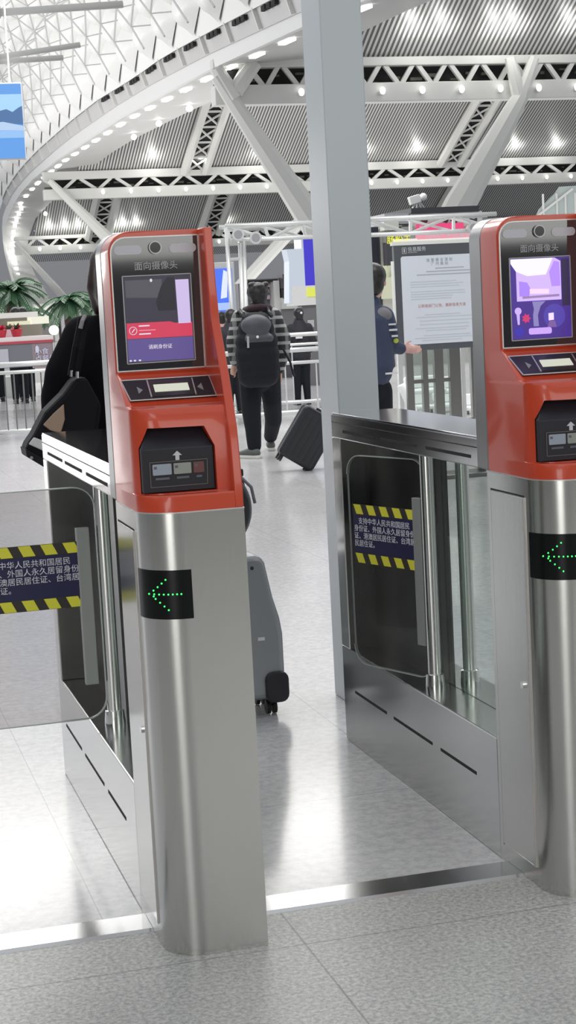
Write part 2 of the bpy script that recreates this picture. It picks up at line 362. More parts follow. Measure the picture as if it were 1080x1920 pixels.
    # ----- card reader
    rd = MB().add([(.0145, .046, 1.088), (.1825, .046, 1.088), (.1825, .048, 1.187), (.0145, .048, 1.188), (.162, .084, 1.2325), (.034, .084, 1.2345), (.0145, .114, 1.088), (.1825, .114, 1.088), (.1825, .114, 1.187), (.0145, .114, 1.188), (.162, .114, 1.2325), (.034, .114, 1.2345)],
        [(0, 1, 2, 3), (3, 2, 4, 5), (0, 6, 7, 1), (1, 7, 8, 2), (2, 8, 10, 4), (4, 10, 11, 5), (5, 11, 9, 3), (3, 9, 6, 0), (6, 9, 11, 10, 8, 7)]).build('card_reader', DGREY, t, bevel=.002)
    MB().prism([(.097, 1.181), (.086, 1.171), (.0925, 1.171), (.0925, 1.160), (.1015, 1.160), (.1015, 1.171), (.108, 1.171)], .0445, .047, 'y').build('arrow_mark', mat('pale_mark', (.55, .55, .58), .5), rd)
    e = MB()
    for a, b in (((.032, 1.101), (.164, 1.101)), ((.164, 1.101), (.166, 1.158)), ((.166, 1.158), (.032, 1.158)), ((.032, 1.158), (.032, 1.101))): e.bar((a[0], .0455, a[1]), (b[0], .0455, b[1]), .0014, .001, (0, 1, 0))
    e.build('reader_outline', mat('bronze_line', (.16, .13, .12), .4), rd)
    for x0, x1, c in ((.038, .082, (.30, .34, .40)), (.087, .128, (.28, .30, .27)), (.133, .158, (.14, .05, .05))):
        cd = MB().prism(rrect(x0, x1, 1.128, 1.153, .002, 2), .0446, .047, 'y').build('card_picture', mat('card_%d' % int(x0 * 1000), c, .4), rd)
        MB().box(x0 + .003, x0 + .010, .0442, .0448, 1.142, 1.148).build('card_mark', mat('card_mark', (.12, .10, .13), .5), cd)
        MB().box(x0 + .006, x1 - .006, .0446, .047, 1.117, 1.122).build('caption_bar', mat('caption_grey', (.10, .11, .14), .5), rd)
    # ----- arrow display on the curved corner
    def arc(x, off):      # point on the rounded corner for a given x
        if x >= RC: return (x, -off)
        c = (RC - x) / RC; a = math.acos(min(1, c)); a = math.asin(min(1, c)); return (RC - (RC + off) * math.sin(a), RC - (RC + off) * math.cos(a))
    xs = [0, .003, .009, .018, .03, .044, .06, .078, .095, .104]
    outer = [arc(x, .0018) for x in xs]; inner = [arc(x, -.001) for x in xs][::-1]
    ad = auto(MB().prism([(p[0], p[1]) for p in outer + inner], .800, .913, 'z').build('arrow_display', mat('display_black', (.004, .005, .005), .25, spec=.25), t), 40)
    LED = emis('green_led', (.03, 1, .12), 3.2); leds = []
    for k in range(8): leds.append((.014 + .0092 * k, .858))
    for k in range(1, 5): leds.append((.014 + .0082 * k, .858 + .0085 * k)); leds.append((.017 + .0082 * k, .856 - .0085 * k))
    leds.append((.022, .853))
    for x, z in leds:
        a = arc(x, .0024); MB().ball((a[0], a[1], z), (.0020, .0016, .0020), 8, 6).build('led_dot', LED, ad)
    return t, dp
GA, dpA = make_gate()
# the screen contents differ, so copy first and then fill each
GB = copy_tree(GA); GB.location.x = 1.652
dpB = [o for o in bpy.data.objects if o.parent == GB and o.name.startswith('display_panel')][0]
GA['label'] = 'orange-headed steel ticket gate with a red band across its dark screen, left one'
GB['label'] = 'orange-headed steel ticket gate with the bright purple screen, cut by the right edge'
GA['group'] = GB['group'] = 'orange face-scan ticket gates'
def scr(parent, name, x0, x1, z0, z1, m, lvl=0, r=0):
    y = .2278 - .0004 * lvl
    mb = MB(); mb.prism(rrect(x0, x1, z0, z1, r, 3) if r else [(x0, z0), (x1, z0), (x1, z1), (x0, z1)], y, y + .0008, 'y'); return mb.build(name, m, parent)
# left screen
s = scr(dpA, 'screen', .0295, .1905, 1.381, 1.5825, emis('screen_dark', (.028, .024, .045), 1))
def on(parent, name, poly, m, lvl):
    y = .2278 - .0004 * lvl; return MB().prism(poly, y, y + .0008, 'y').build(name, m, parent)
on(s, 'blue_area', [(.031, 1.383), (.189, 1.383), (.189, 1.436), (.031, 1.436)], emis('scr_navy', (.10, .07, .26), 1), 1)
on(s, 'red_band', [(.031, 1.437), (.189, 1.437), (.189, 1.470), (.147, 1.470), (.135, 1.474), (.031, 1.474)], emis('scr_red', (.62, .035, .09), 1), 2)
on(s, 'pale_strip', [(.156, 1.468), (.186, 1.468), (.186, 1.571), (.154, 1.571)], emis('scr_lilac', (.60, .50, .80), 1), 3)
on(s, 'grey_area', [(.034, 1.534), (.118, 1.53), (.122, 1.574), (.034, 1.574)], emis('scr_grey', (.075, .07, .09), 1), 1)
on(s, 'dark_head', [(.105, 1.52), (.118, 1.555), (.135, 1.578), (.152, 1.578), (.152, 1.50), (.11, 1.50)], emis('scr_black', (.006, .005, .012), 1), 2)
sw = emis('scr_white', (.75, .70, .80), 1)
on(s, 'prompt_lines', [(.060, 1.465), (.086, 1.465), (.086, 1.468), (.060, 1.468)], sw, 3); on(s, 'prompt_lines', [(.060, 1.455), (.100, 1.455), (.100, 1.457), (.060, 1.457)], emis('scr_pink', (.8, .3, .4), 1), 3)
on(s, 'prompt_lines', [(.060, 1.446), (.088, 1.446), (.088, 1.449), (.060, 1.449)], sw, 3)
ring = [(.046 + .009 * math.cos(math.radians(a)), 1.456 + .009 * math.sin(math.radians(a))) for a in range(0, 360, 20)]
rg = MB()
for i in range(18): rg.bar((ring[i][0], .2266, ring[i][1]), (ring[(i + 1) % 18][0], .2266, ring[(i + 1) % 18][1]), .0012, .0008, (0, 1, 0))
rg.bar((.043, .2266, 1.452), (.050, .2266, 1.460), .002, .0008, (0, 1, 0)); rg.build('round_icon', sw, s)
text_mesh('lettering', '请刷身份证', .0115, sw, s, T(.109, .2268, 1.412) @ FACE, 'CENTER')
MB().ball((.096, .2268, 1.572), (.003, .0006, .004)).build('indicator_dot', sw, s)
for x in (.036, .046, .058): MB().ball((x, .2268, 1.386), (.003, .0006, .002)).build('indicator_dot', sw, s)
# right screen
s = scr(dpB, 'screen', .0295, .1905, 1.381, 1.5825, emis('scrb_base', (.035, .012, .17), 1.5))
on(s, 'poster_card', [(.045, 1.476), (.166, 1.476), (.166, 1.572), (.150, 1.581), (.045, 1.581)], emis('scrb_lilac', (.46, .33, .92), 1.5), 1)
on(s, 'poster_light', [(.031, 1.57), (.031, 1.581), (.145, 1.581), (.135, 1.56), (.125, 1.54), (.075, 1.538), (.045, 1.55)], emis('scrb_pale', (.66, .62, .86), 1.5), 2)
on(s, 'poster_shape', [(.052, 1.488), (.078, 1.488), (.083, 1.505), (.074, 1.522), (.052, 1.526)], emis('scrb_vio', (.28, .16, .82), 1.5), 2)
on(s, 'poster_shape', [(.080, 1.494), (.132, 1.492), (.132, 1.504), (.080, 1.506)], emis('scrb_pink', (.66, .48, .86), 1.5), 3)
on(s, 'poster_shape', [(.060, 1.482), (.160, 1.484), (.160, 1.490), (.060, 1.488)], emis('scrb_tan', (.34, .22, .42), 1), 3)
on(s, 'poster_shape', [(.134, 1.545), (.148, 1.573), (.162, 1.570), (.164, 1.51), (.140, 1.51)], emis('scrb_vio2', (.32, .18, .72), 1.5), 3)
on(s, 'dark_strip', [(.168, 1.46), (.189, 1.46), (.189, 1.578), (.168, 1.578)], emis('scrb_dark', (.015, .008, .06), 1), 1)
blue = emis('scrb_blue', (.035, .02, .42), 1)
def disc(p, name, cx, cz, r, m, l, n=16): on(p, name, [(cx + r * math.cos(2 * math.pi * k / n), cz + r * math.sin(2 * math.pi * k / n)) for k in range(n)], m, l)
lil = emis('scrb_lil2', (.42, .30, .85), 1.5)
disc(s, 'icon_shape', .049, 1.400, .012, blue, 2); disc(s, 'icon_shape', .047, 1.452, .009, lil, 2); on(s, 'icon_shape', [(.042, 1.448), (.051, 1.448), (.050, 1.418), (.045, 1.418)], lil, 2)
star = [((.068 + (.013 if k % 2 == 0 else .008) * math.cos(k * math.pi / 7)), 1.433 + (.013 if k % 2 == 0 else .008) * math.sin(k * math.pi / 7)) for k in range(14)]
on(s, 'icon_shape', star, emis('scrb_red', (.62, .03, .16), 1), 3)
on(s, 'icon_shape', [(.088, 1.412), (.102, 1.412), (.100, 1.44), (.108, 1.462), (.122, 1.474), (.086, 1.474), (.090, 1.455), (.087, 1.44)], emis('scrb_grey', (.26, .22, .52), 1), 2)
disc(s, 'icon_shape', .145, 1.436, .030, emis('scrb_blue2', (.05, .03, .26), 1.5), 1)
on(s, 'icon_shape', [(.129, 1.425), (.143, 1.426), (.143, 1.444), (.129, 1.443)], emis('scrb_lav', (.62, .5, .95), 1.5), 3)
on(s, 'icon_shape', [(.125, 1.408), (.150, 1.408), (.146, 1.424), (.131, 1.424)], emis('scrb_purp', (.20, .10, .34), 1), 2)
on(s, 'button_shape', rrect(.074, .136, 1.392, 1.408, .005, 3), emis('scrb_btn', (.42, .26, .90), 1.5), 4)
# flaps
def flap(parent, length, ang, origin):
    """glass flap starting at the pivot post and running along local -x, then turned by ang"""
    M = T(*origin) @ Matrix.Rotation(ang, 4, 'Z')
    g = MB().prism([(-x, z) for x, z in rrect(.0, length, .355, 1.02, .06, 6)][::-1], -.005, .005, 'y', M).build('glass_flap', GLASS_T, parent)
    e = MB(); P = [(-x, z) for x, z in rrect(.0, length, .355, 1.02, .06, 6)]
    for i in range(len(P)): e.bar(M @ Vector((P[i][0], 0, P[i][1])), M @ Vector((P[(i + 1) % len(P)][0], 0, P[(i + 1) % len(P)][1])), .0104, .003)
    e.build('glass_edge', mat('glass_edge', (.42, .46, .44), .2), g)
    MB().box(-.058, -.021, -.012, .012, .455, .905, M).build('flap_clamp', mat('clamp_grey', (.34, .355, .34), .4, .3), g, bevel=.002)
    return g, M
gA, M_ = flap(GA, .38, 0, (.042, .995, 0)); sticker(gA, M_ @ T(-.354, -.0062, .682))
gB, M_ = flap(GB, .375, math.radians(-69), (.060, .995, 0)); sticker(gB, M_ @ T(-.350, -.0062, .682))

# ================================================================ COLUMN beside the right gate
o = MB().box(0, .156, 0, .235, 0, 14.3).build('support_column', COLM, bevel=.006); o.location = (1.813, 5.95, 0)
tag(o, 'tall square pale grey column standing behind the right ticket gate', 'column')

# ================================================================ ROOF STEELWORK
def truss(Y, xs, xe, zt0, zt1, zb1, zb0, panel, lights, lab):
    """chord zt0..zt1 (bottom..top), web zb1..zt0, deep beam zb0..zb1"""
    t = thing('roof_truss', lab, 'roof truss', (xs, Y, zb0), 'long horizontal roof trusses')
    L = xe - xs
    MB().box(0, L, -.35, .35, zt0 - zb0, zt1 - zb0).build('top_chord', BEAM, t, bevel=.05)
    MB().box(0, L, -.5, .5, 0, zb1 - zb0).build('lower_beam', BEAM, t, bevel=.05)
    wb = MB(); x = .3; h0 = zb1 - zb0 - .05; h1 = zt0 - zb0 + .05; k = 0
    n = int(L / panel); wd = .24 if Y < 120 else .28
    for i in range(n):
        x0 = i * panel; wb.bar((x0 + .1, -.1, h1), (x0 + panel * .45, -.1, h0), wd, wd, (0, 1, 0)); wb.bar((x0 + panel * .55, -.1, h0), (x0 + panel * .9, -.1, h1), wd, wd, (0, 1, 0))
    wb.build('web', BEAM, t)
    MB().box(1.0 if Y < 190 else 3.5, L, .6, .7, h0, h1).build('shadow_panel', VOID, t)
    d = MB()
    for i in range(4 if Y > 190 else 0, int(L / 1.1)):
        x0 = i * 1.1 + random.uniform(0, .5); z0 = random.uniform(h0 + .05, h1 - .35); d.box(x0, x0 + random.uniform(.2, .8), .3, .5, z0, z0 + random.uniform(.06, .2))
    d.build('service_boxes', mat('dim_green_grey', (.12, .13, .10), .6), t)['kind'] = 'stuff'
    for x0 in lights:
        if x0 - xs < 0 or x0 > xe: continue
        f = MB().tube([(x0 - xs, -.5, .42), (x0 - xs + .03, -.72, .52)], [.12, .16], 10).build('spotlight', WHITEP, t)
        MB().ball((x0 - xs + .03, -.74, .55), (.16, .09, .20)).build('lamp_bulb', LAMP, f)
    return t
def f_lights(x0, step, n): return [x0 + step * i for i in range(n)]
truss(90, 21.3, 60, 14.03, 14.5, 13.12, 12.1, 1.9, f_lights(30.5 - 4.56, 2.28, 16), 'nearest roof truss, wide white beam with V bracing running right from the arch')
truss(160, 21.3, 100, 13.95, 14.7, 13.1, 12.13, 3.35, f_lights(26.7, 2.62, 29), 'middle roof truss with many small lamps, starting halfway down the arch')
truss(195, 22.3, 120, 10.15, 10.55, 9.45, 8.5, 2.6, f_lights(25, 2.3, 20), 'farthest roof truss, low and thin beside the foot of the arch')
# ribbed vault surfaces
def slat_mat(name, pitch, ph=0):
    m = bpy.data.materials.new(name); m.use_nodes = True; nt = m.node_tree; b = nt.nodes['Principled BSDF']; N = nt.nodes.new; Lk = nt.links.new
    g = N('ShaderNodeNewGeometry'); sep = N('ShaderNodeSeparateXYZ'); Lk(g.outputs['Position'], sep.inputs[0])
    d = N('ShaderNodeMath'); d.operation = 'DIVIDE'; d.inputs[1].default_value = pitch; Lk(sep.outputs[0], d.inputs[0])
    fr = N('ShaderNodeMath'); fr.operation = 'FRACT'; Lk(d.outputs[0], fr.inputs[0])
    lt = N('ShaderNodeMath'); lt.operation = 'LESS_THAN'; lt.inputs[1].default_value = .5; Lk(fr.outputs[0], lt.inputs[0])
    mx = N('ShaderNodeMix'); mx.data_type = 'RGBA'; Lk(lt.outputs[0], mx.inputs[0]); mx.inputs[6].default_value = (.72, .71, .69, 1); mx.inputs[7].default_value = (.14, .14, .14, 1)
    Lk(mx.outputs[2], b.inputs['Base Color']); b.inputs['Roughness'].default_value = .45; b.inputs['Metallic'].default_value = .2
    return m
SLAT = slat_mat('ribbed_ceiling_panels', .285)
def vault(name_lab, Y, z0, xs, xe, run, rise, bow):
    vs = []; fs = []; n = 14; pl = []
    for k in range(n + 1):
        t = k / n; y = Y - run * t; z = z0 + rise * t + bow * math.sin(math.pi * t)
        pl.append((y, z))
    mb = MB(); poly = pl + [(y, z + .3) for y, z in pl[::-1]]
    for k in range(n):
        a, b = pl[k], pl[k + 1]
        mb.add([(xs, a[0], a[1]), (xe, a[0], a[1]), (xe, b[0], b[1]), (xs, b[0], b[1]), (xs, a[0], a[1] + .3), (xe, a[0], a[1] + .3), (xe, b[0], b[1] + .3), (xs, b[0], b[1] + .3)],
               [(0, 1, 2, 3), (7, 6, 5, 4), (0, 4, 5, 1), (2, 6, 7, 3), (0, 3, 7, 4), (1, 5, 6, 2)])
    return mb.build(name_lab, SLAT)
struct(vault('ceiling', 90, 14.5, 26.2, 62, 32, 13, 1.5))
struct(vault('ceiling', 160, 14.7, 24.6, 102, 34, 13.5, 1.0))
struct(vault('ceiling', 195, 10.5, 24.6, 122, 34, 14, 1.0))
struct(vault('ceiling', 250, 9.4, 29.5, 190, 42, 10, 1.0))

# arch: edge beam, soffit, light slots, cladding panels
arch = thing('arch_beam', 'long curved white edge beam of the roof with a row of lamps, upper left', 'arch beam', (21.4, 90, 0))
A0 = Vector((21.4, 90, 0))
# (y, z bottom of fascia, z top of fascia, x inner, z inner)
AR = [(60, 12.7, 13.2, 26.4, 13.6), (73, 13.38, 14.06, 26.4, 14.1), (91, 14.12, 14.95, 26.4, 14.5), (105, 14.5, 15.45, 26.4, 14.8), (119, 14.85, 15.75, 26.4, 15.2), (140, 14.9, 15.9, 26.4, 15.55), (152, 14.95, 15.8, 26.4, 15.5), (168, 14.7, 15.5, 26.1, 14.9), (178, 14.2, 15.1, 25.6, 14.1), (185, 13.6, 14.6, 25.0, 13.3), (191, 12.7, 13.8, 24.4, 12.3), (195.5, 11.9, 12.9, 24.2, 11.1), (197.15, 10.9, 11.8, 24.1, 10.0), (197.4, 9.6, 10.4, 24.1, 8.8), (196.5, 8.4, 9.0, 24.1, 7.6), (194.4, 7.0, 7.4, 24.4, 6.0), (191, 5.2, 5.5, 24.8, 4.5), (187, 3.0, 3.2, 25.2, 2.5)]
def lerp(a, b, t): return a + (b - a) * t
def arch_at(y):      # interpolate along the upper part
    for a, b in zip(AR, AR[1:]):
        if a[0] <= y <= b[0]: t = (y - a[0]) / (b[0] - a[0]); return tuple(lerp(p, q, t) for p, q in zip(a, b))
def ribbon(fn, name, m, th=Vector((0, 0, .15))):
    mb = MB(); R = []
    for i in range(len(AR) - 1):
        for k in range(4): R.append(tuple(lerp(p, q, k / 4) for p, q in zip(AR[i], AR[i + 1])))
    R.append(AR[-1]); vs = []
    for r in R:
        a, b = fn(r); vs += [a - A0, b - A0, b + th - A0, a + th - A0]
    fs = []
    for i in range(len(R) - 1):
        for k in range(4): p = i * 4 + k; q = i * 4 + (k + 1) % 4; fs.append((p, q, q + 4, p + 4))
    o = mb.add(vs, fs).build(name, m, arch); return o
def tailshift(r): return Vector((21.4, r[0], r[1]))
ribbon(lambda r: (Vector((21.4, r[0], r[1])), Vector((21.3, r[0], r[2]))), 'fascia', mat('fascia_white', (.84, .84, .83), .4), Vector((.25, 0, 0)))
ribbon(lambda r: (Vector((21.42, r[0], r[1])), Vector((r[3], r[0], r[4]))), 'soffit', BEAM2, Vector((0, .25, .15)))
# lamp slots of the arch
yl = 66.5; step = 5.6
ys = []
while yl < 184: ys.append(yl); yl += step * (1 if yl < 150 else .85)
for y in ys:
    a = arch_at(y); b = arch_at(y + 1.9 if y < 170 else y + 1.2); t = .18
    pa = Vector((lerp(21.4, a[3], t), y, lerp(a[1], a[4], t) - .07)); pb = Vector((lerp(21.4, b[3], t), b[0], lerp(b[1], b[4], t) - .07))
    MB().bar(pa - A0, pb - A0, .34, .12).build('lamp_slot', LAMP, arch)
TAIL = [(186.5, 13.3), (189, 12.9), (191.5, 12.4), (193.5, 11.9), (195.2, 11.3), (196.3, 10.7), (196.8, 10.0), (196.8, 9.3), (196.5, 8.6), (195.8, 7.9), (195, 7.2), (194, 6.5), (192.6, 5.8)]
for y, z in TAIL:
    MB().box(22.15 - A0.x, 22.5 - A0.x, y - .35 - A0.y, y + .1 - A0.y, z - .35, z).build('lamp_slot', LAMP, arch)
for y, x, z in ((112.6, 25, 14.7), (123, 25, 14.9), (133, 25, 15.0), (187.3, 25, 12.6), (196, 25, 11.2)):
    MB().ball((x - A0.x, y - A0.y, z - .05), (.22, .35, .22)).build('round_lamp', LAMP, arch)
# cladding panels between fascia and skylight with ribs
PT = [(60, 14.4), (72, 14.9), (79, 15.25), (84, 15.5), (99.6, 16.2), (109, 16.3), (124, 16.75), (138, 16.8), (158, 16.6), (172, 16.2), (184, 15.4), (192, 14.2), (197, 12.9), (199.5, 11.2), (199.8, 9.8), (198.8, 8.0)]
def pt_at(y):
    for a, b in zip(PT, PT[1:]):
        if a[0] <= y <= b[0]: t = (y - a[0]) / (b[0] - a[0]); return lerp(a[1], b[1], t)
mb = MB(); rb = MB(); ds = MB(); us = MB(); y = 62
while y < 188:
    a = arch_at(y); b = arch_at(y + 5.6)
    if not b: break
    za, zb = pt_at(y), pt_at(y + 5.6)
    P = [Vector((21.2, y, a[2] - .1)), Vector((21.2, y + 5.6, b[2] - .1)), Vector((20.9, y + 5.6, zb)), Vector((20.9, y, za))]
    mb.add([p - A0 for p in P] + [p - A0 + Vector((.15, 0, 0)) for p in P], [(0, 1, 2, 3), (7, 6, 5, 4), (0, 4, 5, 1), (1, 5, 6, 2), (2, 6, 7, 3), (3, 7, 4, 0)])
    rb.bar(P[0] - A0 + Vector((-.1, 0, 0)), P[3] - A0 + Vector((-.1, 0, 0)), .12, .22, (1, 0, 0))
    if y < 118:
        for k in range(3): f_ = .30 + .16 * k; ds.box(20.75 - A0.x, 20.93 - A0.x, y + 5.6 * f_ - A0.y, y + 5.6 * (f_ + .11) - A0.y, lerp(za, zb, f_) - .36, lerp(za, zb, f_) - .12)
    Q = [Vector((20.74, y, za - .1)), Vector((20.74, y + 5.6, zb - .1)), Vector((20.5, y + 5.6, zb + 2.2)), Vector((20.5, y, za + 2.2))]
    us.add([q - A0 for q in Q], [(0, 1, 2, 3)])
    y += 5.6
us.build('upstand_strip', mat('upstand_white', (.9, .9, .88), .5), arch); mb.build('cladding_panels', mat('cladding', (.60, .59, .585), .5, noise=(.1, .08, 0)), arch); rb.build('cladding_ribs', BEAM, arch); ds.build('vent_slots', VOID, arch)

# skylight shell: diagrid with puffed membrane cells
NU, NV = 26, 15
SK = thing('skylight_shell', 'white puffed membrane skylight with diagonal grid filling the upper left', 'skylight', (15, 100, 16))
S0 = Vector((15, 100, 16)); RS = 15.0
def shell(u, v):     # u along y (cells), v up and away from the arch
    y = 56 + u * 5.8
    zb = pt_at(min(max(y, 60), 199.5)) if y < 199.5 else max(4, 9.8 - (y - 199) * .6)
    th = .115 * v
    return Vector((20.6 - RS * (1 - math.cos(th)), y, zb + RS * math.sin(th))), Vector((-math.cos(th), -.25, -math.sin(th))).normalized()
cells = MB(); bars = MB()
G = 6
for i in range(NU):
    for j in range(NV):
        o_ = .5 * (j % 2); P4 = [shell(i + o_, j), shell(i + .5 + o_, j + 1), shell(i + o_, j + 2), shell(i - .5 + o_, j + 1)]
        (b, n1), (r, _), (t_, n2), (l, _) = P4; nn = (n1 + n2).normalized(); cen = (b + r + t_ + l) / 4; vs = []; fs = []
        for a_ in range(G + 1):
            for c_ in range(G + 1):
                s_, q_ = a_ / G, c_ / G; p = b * (1 - s_) * (1 - q_) + r * s_ * (1 - q_) + t_ * s_ * q_ + l * (1 - s_) * q_
                p = cen + (p - cen) * .97; hh = (1 - (2 * s_ - 1) ** 2) * (1 - (2 * q_ - 1) ** 2); vs.append(p + nn * (.95 * hh ** .6) + Vector((0, 0, -.35)) * hh - S0)
        for a_ in range(G):
            for c_ in range(G): k = a_ * (G + 1) + c_; fs.append((k, k + 1, k + G + 2, k + G + 1))
        cells.add(vs, fs)
        f = lambda pn: pn[0] + pn[1] * 1.7 - S0
        for a_, b_ in ((0, 1), (1, 2)): bars.tube([f(P4[a_]), f(P4[b_])], .06, 5)
        bars.tube([f(P4[1]), P4[1][0] + P4[1][1] * .2 - S0], .05, 4)
        if j % 4 == 3: bars.tube([f(P4[3]), f(P4[1])], .07, 5)
cells.build('membrane_cells', mat('membrane', (.93, .93, .91), .45), SK, smooth=True)
bars.build('grid_bars', mat('grid_white', (.62, .62, .62), .5), SK)
mb = MB()     # outer skin
for i in range(NU + 2):
    for j in range(NV + 1):
        q = [shell(i - 1, j), shell(i, j), shell(i, j + 1), shell(i - 1, j + 1)]; mb.add([p - n * .3 - S0 for p, n in q], [(0, 1, 2, 3)])
mb.build('outer_skin', mat('skin_white', (.88, .92, .95), .5), SK)
# long tubes crossing under the skylight
def tubes(p, q, Y, r, lab):
    a = at(*p, Y); b = at(*q, Y); o = thing('roof_tube', lab, 'roof tube', a)
    MB().tube([(0, 0, 0), b - a], r, 10).build('tube', BEAM, o, smooth=True); MB().tube([(0, 0, 0), (b - a) * .04], r * 1.6, 10).build('end_sleeve', BEAM, o, smooth=True)
tubes((-10, 24), (230, 8), 75, .16, 'upper white roof tube under the skylight at the top left corner')
tubes((-10, 116), (118, 108), 82, .13, 'second white roof tube, running behind the blue screen top')
tubes((-10, 108), (150, 84), 80, .13, 'white roof tube slanting up right above the blue screen')

# big tapered struts
def strut(p, q, Y, w0, w1, lab, ext=1.9, split=False):
    a = at(*p, Y); b = at(*q, Y); b2 = a + (b - a) * ext
    o = thing('roof_strut', lab, 'roof strut', b2, 'big white tapered roof struts'); pts = [a - b2, (a + (b - a) * .12) - b2, b - b2, Vector((0, 0, 0))]
    auto(MB().tube(pts, [w0 * .5, w0 * .62, w1 * .5, w1 * .42], 8, up=(0, 1, 0)).build('strut_body', BEAM, o), 30)
    if split:
        for dx in (-22, 24):
            c = at(p[0] + dx, p[1] - 70, Y); MB().tube([a - b2 + (b - a) * .03, c - b2], [w0 * .5, w0 * .35], 8).build('fork_arm', BEAM, o)
        MB().box(w1 * -.5, w1 * .5, -.2, .2, -.2, .2).build('foot_joint', BEAM, o)
    return o
strut((405, 143), (582, 410), 89, .62, 1.55, 'huge white tapered strut running from the arch down behind the grey column')
strut((978, 178), (862, 385), 89, .85, 1.75, 'huge white tapered strut right of the column, leaning up to the right', 1.5, True)
strut((92, 338), (205, 450), 159, .55, 1.2, 'middle white strut from the arch down behind the left gate head', 1.6)
strut((28, 455), (104, 540), 194, .4, .95, 'smallest white strut near the palms at the left', 1.5)
strut((640, 330), (452, 535), 150, .9, 1.15, 'white strut leaning up right behind the man with the backpack', 1.3)
o = thing('roof_strut', 'short thick white strut beside the arch-end of the nearest truss, leaning right', 'roof strut', at(440, 172, 89))
b0 = at(440, 172, 89); MB().tube([Vector(), at(478, 118, 89) - b0], [.45, .4], 8).build('strut_body', BEAM, o)
MB().tube([at(405, 128, 89) - b0, at(440, 185, 89) - b0], [.35, .5], 8).build('fork_arm', BEAM, o)

# ladder ribs under the vault
def rib(Y, x, z0, run, rise, bow, w, lab, n=9):
    o = thing('ladder_rib', lab, 'roof rib', (x, Y, z0), 'ladder ribs of the vault')
    def P(t, dx=0): return Vector((dx, -run * t, rise * t + bow * math.sin(math.pi * t) - .35))
    for dx in (0, w): MB().tube([P(k / n * .62, dx) for k in range(n + 1)], .33 * w / 1.6, 6).build('rib_chord', BEAM, o)
    br = MB()
    for k in range(n):
        a, b = k / n * .62, (k + 1) / n * .62
        br.bar(P(a, 0), P(b, w), .14, .14); br.bar(P(a, w), P(b, 0), .14, .14); br.bar(P(b, 0), P(b, w), .18, .18)
    br.build('bracing', BEAM, o)
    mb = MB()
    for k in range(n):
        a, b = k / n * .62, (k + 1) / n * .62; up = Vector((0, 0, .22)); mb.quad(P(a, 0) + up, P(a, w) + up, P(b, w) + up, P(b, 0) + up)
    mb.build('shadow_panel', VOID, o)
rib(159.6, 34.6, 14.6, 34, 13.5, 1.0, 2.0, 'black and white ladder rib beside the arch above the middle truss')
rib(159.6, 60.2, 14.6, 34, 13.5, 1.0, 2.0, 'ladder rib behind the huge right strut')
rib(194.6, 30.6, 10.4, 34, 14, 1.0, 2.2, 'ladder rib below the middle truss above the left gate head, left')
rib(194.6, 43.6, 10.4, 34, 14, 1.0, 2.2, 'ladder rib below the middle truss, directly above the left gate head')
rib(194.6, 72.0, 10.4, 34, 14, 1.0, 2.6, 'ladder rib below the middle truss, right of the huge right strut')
# vault uplights on the trusses
def pt(loc, e):
    l = bpy.data.lights.new('vault_uplight', 'POINT'); l.energy = e; l.shadow_soft_size = .25; l.color = (1, 1, .95)
    o = bpy.data.objects.new('vault_uplight', l); COL.objects.link(o); o.location = loc
for px in (782, 838, 937, 972, 1078): a = at(px, 98, 87.3); pt((a.x, 87.4, 15.1), 75)
for px in (290, 380, 490, 690, 790, 975, 1053): a = at(px, 293, 157); pt((a.x, 157.8, 15.25), 100)
for px in (95, 125, 150, 215, 235, 260, 430): a = at(px, 430, 192); pt((a.x, 193, 11.0), 70)

# ================================================================ PEOPLE
SKIN = mat('skin', (.55, .33, .25), .5); HAIRB = mat('dark_brown_hair', (.022, .012, .010), .42); HAIRK = mat('black_hair', (.012, .010, .010), .42)
BCOAT = mat('black_wool', (.004, .004, .006), .85, spec=.1)
def hand(mb, wrist, d, side, r=.008, curl=.4):
    """palm plus four fingers and a thumb; d = pointing direction, side = thumb side"""
    d = Vector(d).normalized(); sd = Vector(side).normalized(); nn = d.cross(sd).normalized(); w0 = Vector(wrist)
    mb.limb([w0, w0 + d * .045, w0 + d * .085], [.024, .034, .032], 10, .55, up=sd)
    for k, ln in enumerate((.068, .076, .072, .056)):
        b = w0 + d * .085 + sd * (.027 - .018 * k)
        d2 = (d + nn * curl).normalized(); d3 = (d + nn * curl * 2.4).normalized()
        mb.limb([b, b + d * ln * .42, b + d * ln * .42 + d2 * ln * .33, b + d * ln * .42 + d2 * ln * .33 + d3 * ln * .28], [r, r * .95, r * .85, r * .75], 8)
    b = w0 + d * .03 + sd * .022; mb.limb([b, b + sd * .028 + d * .028, b + sd * .036 + d * .058], [.011, .010, .008], 8)
def head_prims(mb, c, tall=.23, fwd=(0, 1, 0)):
    f = Vector(fwd).normalized(); c = Vector(c); sd = f.cross(Vector((0, 0, 1)))
    mb.ball(c + Vector((0, 0, .03)), (.078, .092, .095)); mb.ball(c + f * .03 - Vector((0, 0, .05)), (.056, .060, .07))
    mb.limb([c + f * .088 + Vector((0, 0, .01)), c + f * .108 - Vector((0, 0, .025))], [.010, .014])       # nose
    mb.ball(c + f * .086 - Vector((0, 0, .062)), (.022, .014, .008))                                        # mouth
    for s_ in (-1, 1):
        mb.ball(c + sd * .078 * s_ - Vector((0, 0, .005)), (.012, .018, .03)); mb.ball(c + sd * .032 * s_ + f * .078 + Vector((0, 0, .018)), (.014, .012, .009))
